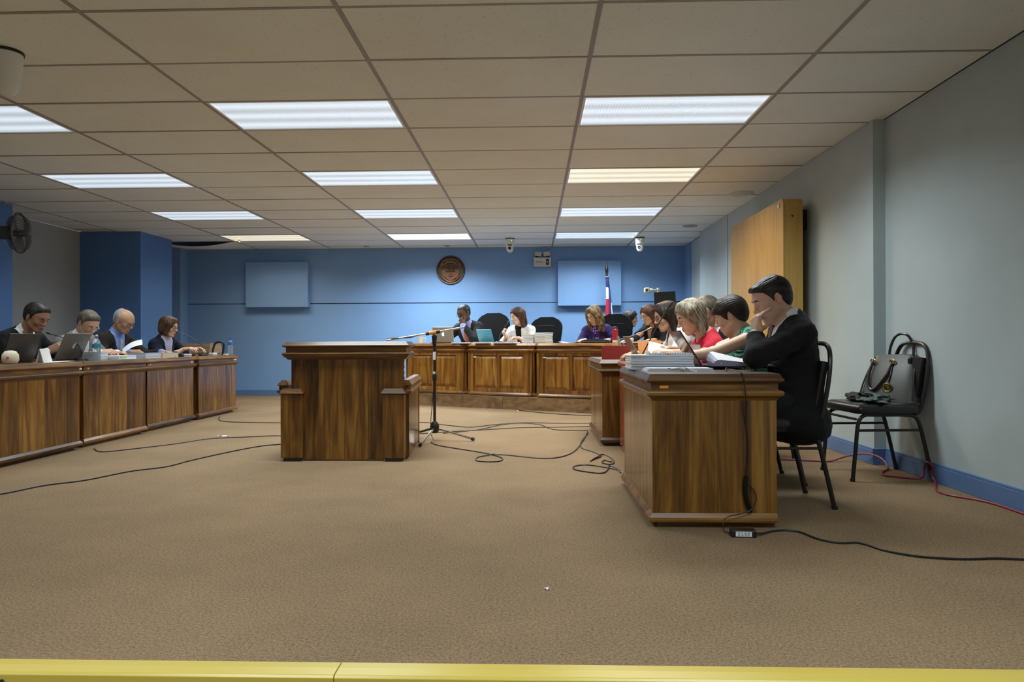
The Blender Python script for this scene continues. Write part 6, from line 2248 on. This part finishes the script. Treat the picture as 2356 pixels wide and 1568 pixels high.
def bottle_mat():
    t = NT('clear_plastic', 0.08, (0.80, 0.90, 0.98))
    t.set('Transmission Weight', 0.85)
    t.set('IOR', 1.2)


bottle_mat()
plain('label_blue', (0.03, 0.16, 0.48), 0.4)
plain('label_teal', (0.02, 0.24, 0.36), 0.4)
plain('cap_blue', (0.02, 0.05, 0.30), 0.4)


def bottle(label, loc, s, lab, cap, ztop):
    t = thing('water_bottle', label, 'bottle', loc)
    b = MB().lathe([(0.0, 0.0), (0.030 * s, 0.0), (0.033 * s, 0.008 * s), (0.033 * s, 0.05 * s), (0.031 * s, 0.07 * s), (0.033 * s, 0.09 * s), (0.033 * s, 0.155 * s), (0.026 * s, 0.178 * s), (0.013 * s, 0.196 * s), (0.0125 * s, 0.205 * s), (0.0, 0.205 * s)], 24)
    b.build('bottle_body', 'clear_plastic', t, smooth=True, ang=60)
    MB().lathe([(0.0334 * s, ztop * s - 0.038 * s), (0.0342 * s, ztop * s - 0.038 * s), (0.0342 * s, ztop * s), (0.0334 * s, ztop * s)], 24).build('label', lab, t, smooth=True)
    MB().lathe([(0.0, 0.2052 * s), (0.0155 * s, 0.2052 * s), (0.0155 * s, 0.217 * s), (0.0, 0.217 * s)], 16).build('cap', cap, t, smooth=True)
    MB().lathe([(0.0, 0.2172 * s), (0.0115 * s, 0.2172 * s), (0.0095 * s, 0.232 * s), (0.0, 0.234 * s)], 14).build('spout', 'white_plastic' if cap == 'cap_blue' else cap, t, smooth=True)


bottle('large clear water bottle with teal label and white spout beside the grey laptop', (-3.875, 6.06, 0.72), 0.98, 'label_teal', 'cap_blue', 0.150)
plain('cap_royal', (0.02, 0.08, 0.45), 0.4)
bottle('small clear water bottle with blue cap on the far end desk', (-3.835, 8.70, 0.72), 0.94, 'label_blue', 'cap_royal', 0.172)
t = thing('name_card', 'white folded card standing before the dark laptop', 'card', (-3.90, 5.43, 0.72), 0.1)
g = [[(-0.030, y, 0.0) for y in (-0.06, 0.06)], [(0.0, y, 0.11) for y in (-0.06, 0.06)]]
MB().sheet(g, 0.001).build('card_leaf', 'paper', t)
g = [[(0.032, y, 0.0) for y in (0.06, -0.06)], [(0.001, y, 0.11) for y in (0.06, -0.06)]]
MB().sheet(g, 0.001).build('card_leaf', 'paper', t)
t = thing('cup', 'squat cream cup with a pink spot at the edge of the first left-hand desk', 'cup', (-3.86, 5.02, 0.72))
MB().lathe([(0.0, 0.0), (0.040, 0.0), (0.055, 0.03), (0.052, 0.07), (0.035, 0.095), (0.015, 0.100), (0.0, 0.10)], 32).build('shell', 'paper_cream', t, smooth=True, ang=80)
plain('pink', (0.65, 0.20, 0.35), 0.6)
MB().lathe([(0, 0), (0.012, 0), (0.010, 0.006), (0, 0.008)], 12, (0.02, -0.050, 0.05), 'y').build('pink_spot', 'pink', t, smooth=True)
sheet_of('white sheets spread along the edge of the first left-hand desk', (-3.86, 5.62, 0.721), 0.1, 0.14, 0.36, 'paper', 0.003)
bundle('upright-looking white paper stack behind the large water bottle', (-3.98, 6.17, 0.72), 0.15, 0.18, 0.18, 0.075, 'paper', seed=81)
t = bundle('grey file with a bright green tab in front of the man in the grey suit', (-3.91, 6.42, 0.72), 0.05, 0.20, 0.30, 0.036, 'paper', seed=82)
plain('tab_green', (0.25, 0.55, 0.06), 0.6)
MB().box(0.100, 0.104, -0.13, -0.03, 0.012, 0.026).build('green_tab', 'tab_green', t)
sheet_of('white sheet at the desk edge below the grey file', (-3.83, 6.44, 0.721), 0.0, 0.10, 0.34, 'paper', 0.002)
bundle('thick blue-grey bound volume in front of the bald man', (-3.92, 6.86, 0.72), 0.04, 0.22, 0.30, 0.052, 'paper_blue', seed=83, cover='binder_grey')
bundle('thick cream bound volume beside the blue-grey one', (-3.92, 7.20, 0.72), -0.03, 0.22, 0.30, 0.050, 'paper_cream', seed=84, cover='binder_grey')
sheet_of('white page lifted by the bald man', (-4.02, 6.86, 0.835), 0, 0.20, 0.20, 'paper', rot=(0.3, -0.5, 0.4), arch=0.02)
t = thing('desk_phone', 'black desk telephone console in front of the woman with bobbed hair', 'telephone', (-3.96, 7.62, 0.72), 0.1)
MB().box(-0.08, 0.08, -0.07, 0.07, 0.0, 0.035).build('console', 'black_plastic', t, bevel=0.006)
MB().box(-0.07, -0.02, -0.08, 0.08, 0.035, 0.060).build('handset', 'black_plastic', t, bevel=0.010)
for i in range(3):
    for j in range(3):
        MB().box(0.0 + 0.022 * i, 0.014 + 0.022 * i, -0.03 + 0.022 * j, -0.016 + 0.022 * j, 0.035, 0.038).build('key', 'grey_metal', t)
t = thing('tissue_box', 'small white box in front of the desk telephone', 'box', (-3.86, 7.66, 0.72), 0.2)
MB().box(-0.03, 0.03, -0.045, 0.045, 0.0, 0.030).build('carton', 'white_plastic', t, bevel=0.002)
MB().box(-0.031, 0.031, -0.046, 0.046, 0.008, 0.014).build('print_band', 'label_blue', t)
t = thing('label_roll', 'small white and blue box beside the second gooseneck microphone', 'box', (-3.86, 8.27, 0.72), -0.2)
MB().box(-0.03, 0.03, -0.04, 0.04, 0.0, 0.034).build('carton', 'white_plastic', t, bevel=0.003)
MB().box(-0.0305, 0.0305, -0.0405, 0.0405, 0.006, 0.013).build('print_band', 'label_blue', t)
t = thing('stapler', 'flat black stapler near the small blue-capped bottle', 'stapler', (-3.90, 8.46, 0.72), 1.3)
MB().box(-0.07, 0.07, -0.018, 0.018, 0.0, 0.010).build('base', 'black_plastic', t, bevel=0.003)
MB().box(-0.068, 0.068, -0.016, 0.016, 0.014, 0.034).build('arm', 'black_plastic', t, bevel=0.006, rot=(0, -0.08, 0))
t = thing('tape_holder', 'small cream tape ring at the far desk edge', 'tape', (-3.835, 8.57, 0.72))
MB().lathe([(0.020, 0.0), (0.032, 0.0), (0.032, 0.018), (0.020, 0.018), (0.020, 0.0)], 20).build('ring', 'cream_plastic', t, smooth=True)

# hand truck with case files behind the end desk
t = thing('hand_truck', 'black folding hand truck leaning behind the left end desk', 'hand truck', (-4.12, 9.22, 0))
MB().box(-0.62, -0.10, -0.20, 0.20, 0.06, 0.085).build('toe_plate', 'black_metal', t, bevel=0.004)
MB().tube(spline([(-0.17, -0.22, 0.08), (-0.12, -0.22, 0.55), (-0.075, -0.22, 0.80), (-0.045, -0.22, 0.868), (0.005, -0.22, 0.882), (0.055, -0.22, 0.870), (0.060, -0.22, 0.80), (0.020, -0.22, 0.55), (-0.03, -0.22, 0.08)], 5), 0.014, 8).build('handle_frame', 'black_metal', t, smooth=True)
for z in (0.35, 0.60):
    MB().tube([(-0.185 + 0.12 * z, -0.22, z), (-0.045 + 0.12 * z, -0.22, z)], 0.009, 8).build('cross_bar', 'black_metal', t, smooth=True)
for sd in (-1, 1):
    MB().lathe([(0.0, -0.02), (0.075, -0.02), (0.08, 0.0), (0.075, 0.02), (0.0, 0.02)], 18, (-0.10 + sd * 0.05, sd * 0.24 - 0.02, 0.08), 'y').build('wheel', 'black_plastic', t, smooth=True)
zz = 0.0855
rr_ = random.Random(5)
NM = ['first', 'second', 'third', 'fourth', 'fifth', 'sixth', 'seventh', 'eighth', 'ninth', 'tenth', 'eleventh', 'twelfth']
for i in range(12):
    h_ = rr_.uniform(0.055, 0.073)
    if zz + h_ > 0.885:
        break
    bundle('brown manila case file, %s from the bottom on the hand truck' % NM[i], (-4.50 + rr_.uniform(-0.015, 0.015), 9.22 + rr_.uniform(-0.02, 0.02), zz), rr_.uniform(-0.06, 0.06), 0.50, 0.34, h_, 'manila' if i % 3 else 'paper_cream',
           'manila case files on the hand truck', seed=100 + i, cover='manila')
    zz += h_ + 0.0015

# ---- handbag and scarf on the empty chair
plain('bag_leather', (0.060, 0.062, 0.056), 0.42)
bag = thing('handbag', 'grey leather handbag with gold rings leaning on the empty stacking chair', 'handbag', (2.315, 4.585, 0.480), PI + 0.55)
BS = 1.14
rr = []


def bag_x(z, front=1):
    q = min(max(z / 0.255, 0), 1)
    return -0.077 * q + front * (0.068 - 0.030 * q + 0.012 * math.sin(PI * q))


for q in range(11):
    z = 0.255 * q / 10
    hw = 0.165 - 0.040 * (q / 10) ** 1.3
    x = -0.077 * q / 10
    hd_ = bag_x(z) - x
    ring = []
    for j in range(24):
        a = 2 * PI * j / 24
        ca, sa = math.cos(a), math.sin(a)
        ring.append((x + hd_ * math.copysign(abs(ca) ** 0.5, ca), hw * math.copysign(abs(sa) ** 0.45, sa), z + (0.018 * (0.5 - abs(sa) ** 2) if q == 10 else 0)))
    rr.append(ring)
bag.scale = (BS, BS, BS)
MB().rings(rr).build('bag_body', 'bag_leather', bag, smooth=True, ang=60)
for sd in (-1, 1):
    MB().tube(spline([(bag_x(z) - 0.012, sd * (0.158 - 0.040 * (z / 0.255) ** 1.3), z) for z in (0.015, 0.09, 0.17, 0.245)], 5), 0.005, 6).build('side_seam', 'black_vinyl', bag, smooth=True)
# left-hand strap hangs down the front, the other stands up behind
fp = [(0.110, 0.215), (0.112, 0.15), (0.098, 0.085), (0.070, 0.062), (0.042, 0.085), (0.010, 0.145), (-0.006, 0.215)]
h1 = MB().tube(spline([(bag_x(z) + 0.011, -y, z) for y, z in fp], 6), 0.0085, 8).build('front_handle', 'black_vinyl', bag, smooth=True)
h2 = MB().tube(spline([(-0.098, -0.070, 0.21), (-0.112, -0.068, 0.30), (-0.116, -0.040, 0.365), (-0.118, 0.0, 0.382), (-0.116, 0.040, 0.365), (-0.112, 0.068, 0.30), (-0.098, 0.070, 0.21)], 6), 0.0078, 8).build('rear_handle', 'black_vinyl', bag, smooth=True)
for (x, y, z, p) in ((bag_x(0.222) + 0.009, -0.110, 0.222, h1), (bag_x(0.222) + 0.009, 0.006, 0.222, h1), (-0.112, -0.070, 0.225, h2), (-0.112, 0.070, 0.225, h2)):
    MB().tube([(x + 0.004 * math.cos(a), y + 0.017 * math.cos(a), z + 0.015 * math.sin(a)) for a in [2 * PI * i / 14 for i in range(14)]], 0.0042, 6, closed=True).build('gold_ring', 'brass', p, smooth=True)
st = MB().tube(spline([(bag_x(z) + 0.006, y, z) for y, z in ((0.010, 0.205), (0.014, 0.15), (0.012, 0.108))], 4), 0.0035, 6).build('charm_strap', 'black_vinyl', bag, smooth=True)
MB().lathe([(0.0, -0.003), (0.028, -0.003), (0.028, 0.003), (0.021, 0.0045), (0.018, 0.0015), (0.011, 0.0015), (0.009, 0.004), (0.0, 0.004)], 24, (bag_x(0.078) + 0.008, 0.012, 0.078), 'x').build('gold_medallion', 'brass', st, smooth=True)
MB().box(bag_x(0.23) - 0.01, bag_x(0.23) + 0.006, 0.088, 0.108, 0.205, 0.245).build('clasp_tab', 'black_vinyl', bag, bevel=0.003)

plain('scarf_green', (0.045, 0.075, 0.070), 0.6)
plain('scarf_black', (0.012, 0.012, 0.013), 0.8)
sc = thing('scarf', 'crumpled dark green and black scarf in front of the grey handbag', 'scarf', (2.175, 4.565, 0.4795))
sc.scale = (1.3, 1.3, 0.85)


def crumple(c, r, mat, seed, R=0.0):
    f = Field(0.006)
    r2 = random.Random(seed)
    for i in range(26):
        a = r2.uniform(0, 2 * PI)
        q = r2.uniform(0, 1)
        p = V3(c[0] + r[0] * q * math.cos(a), c[1] + r[1] * q * math.sin(a), c[2] + 0.012 + r[2] * (1 - q) * r2.random())
        b = r2.uniform(0, PI)
        e = V3(math.cos(b) * 0.05, math.sin(b) * 0.06, r2.uniform(-0.004, 0.008))
        f.cap(p - e, p + e, 0.008, 0.011, k=0.010)
    f.fun((-1, -1, -1), (1, 1, 1), lambda X, Y, Z: 0.0015 - Z, op='int')
    field_obj(f, 'scarf_fold', mat, sc, it=1, amp=0.003, seed=seed)


crumple((-0.02, 0.055, 0.0), (0.075, 0.085, 0.055), 'scarf_black', 3)
crumple((0.0, -0.075, 0.0), (0.065, 0.085, 0.05), 'scarf_green', 8)
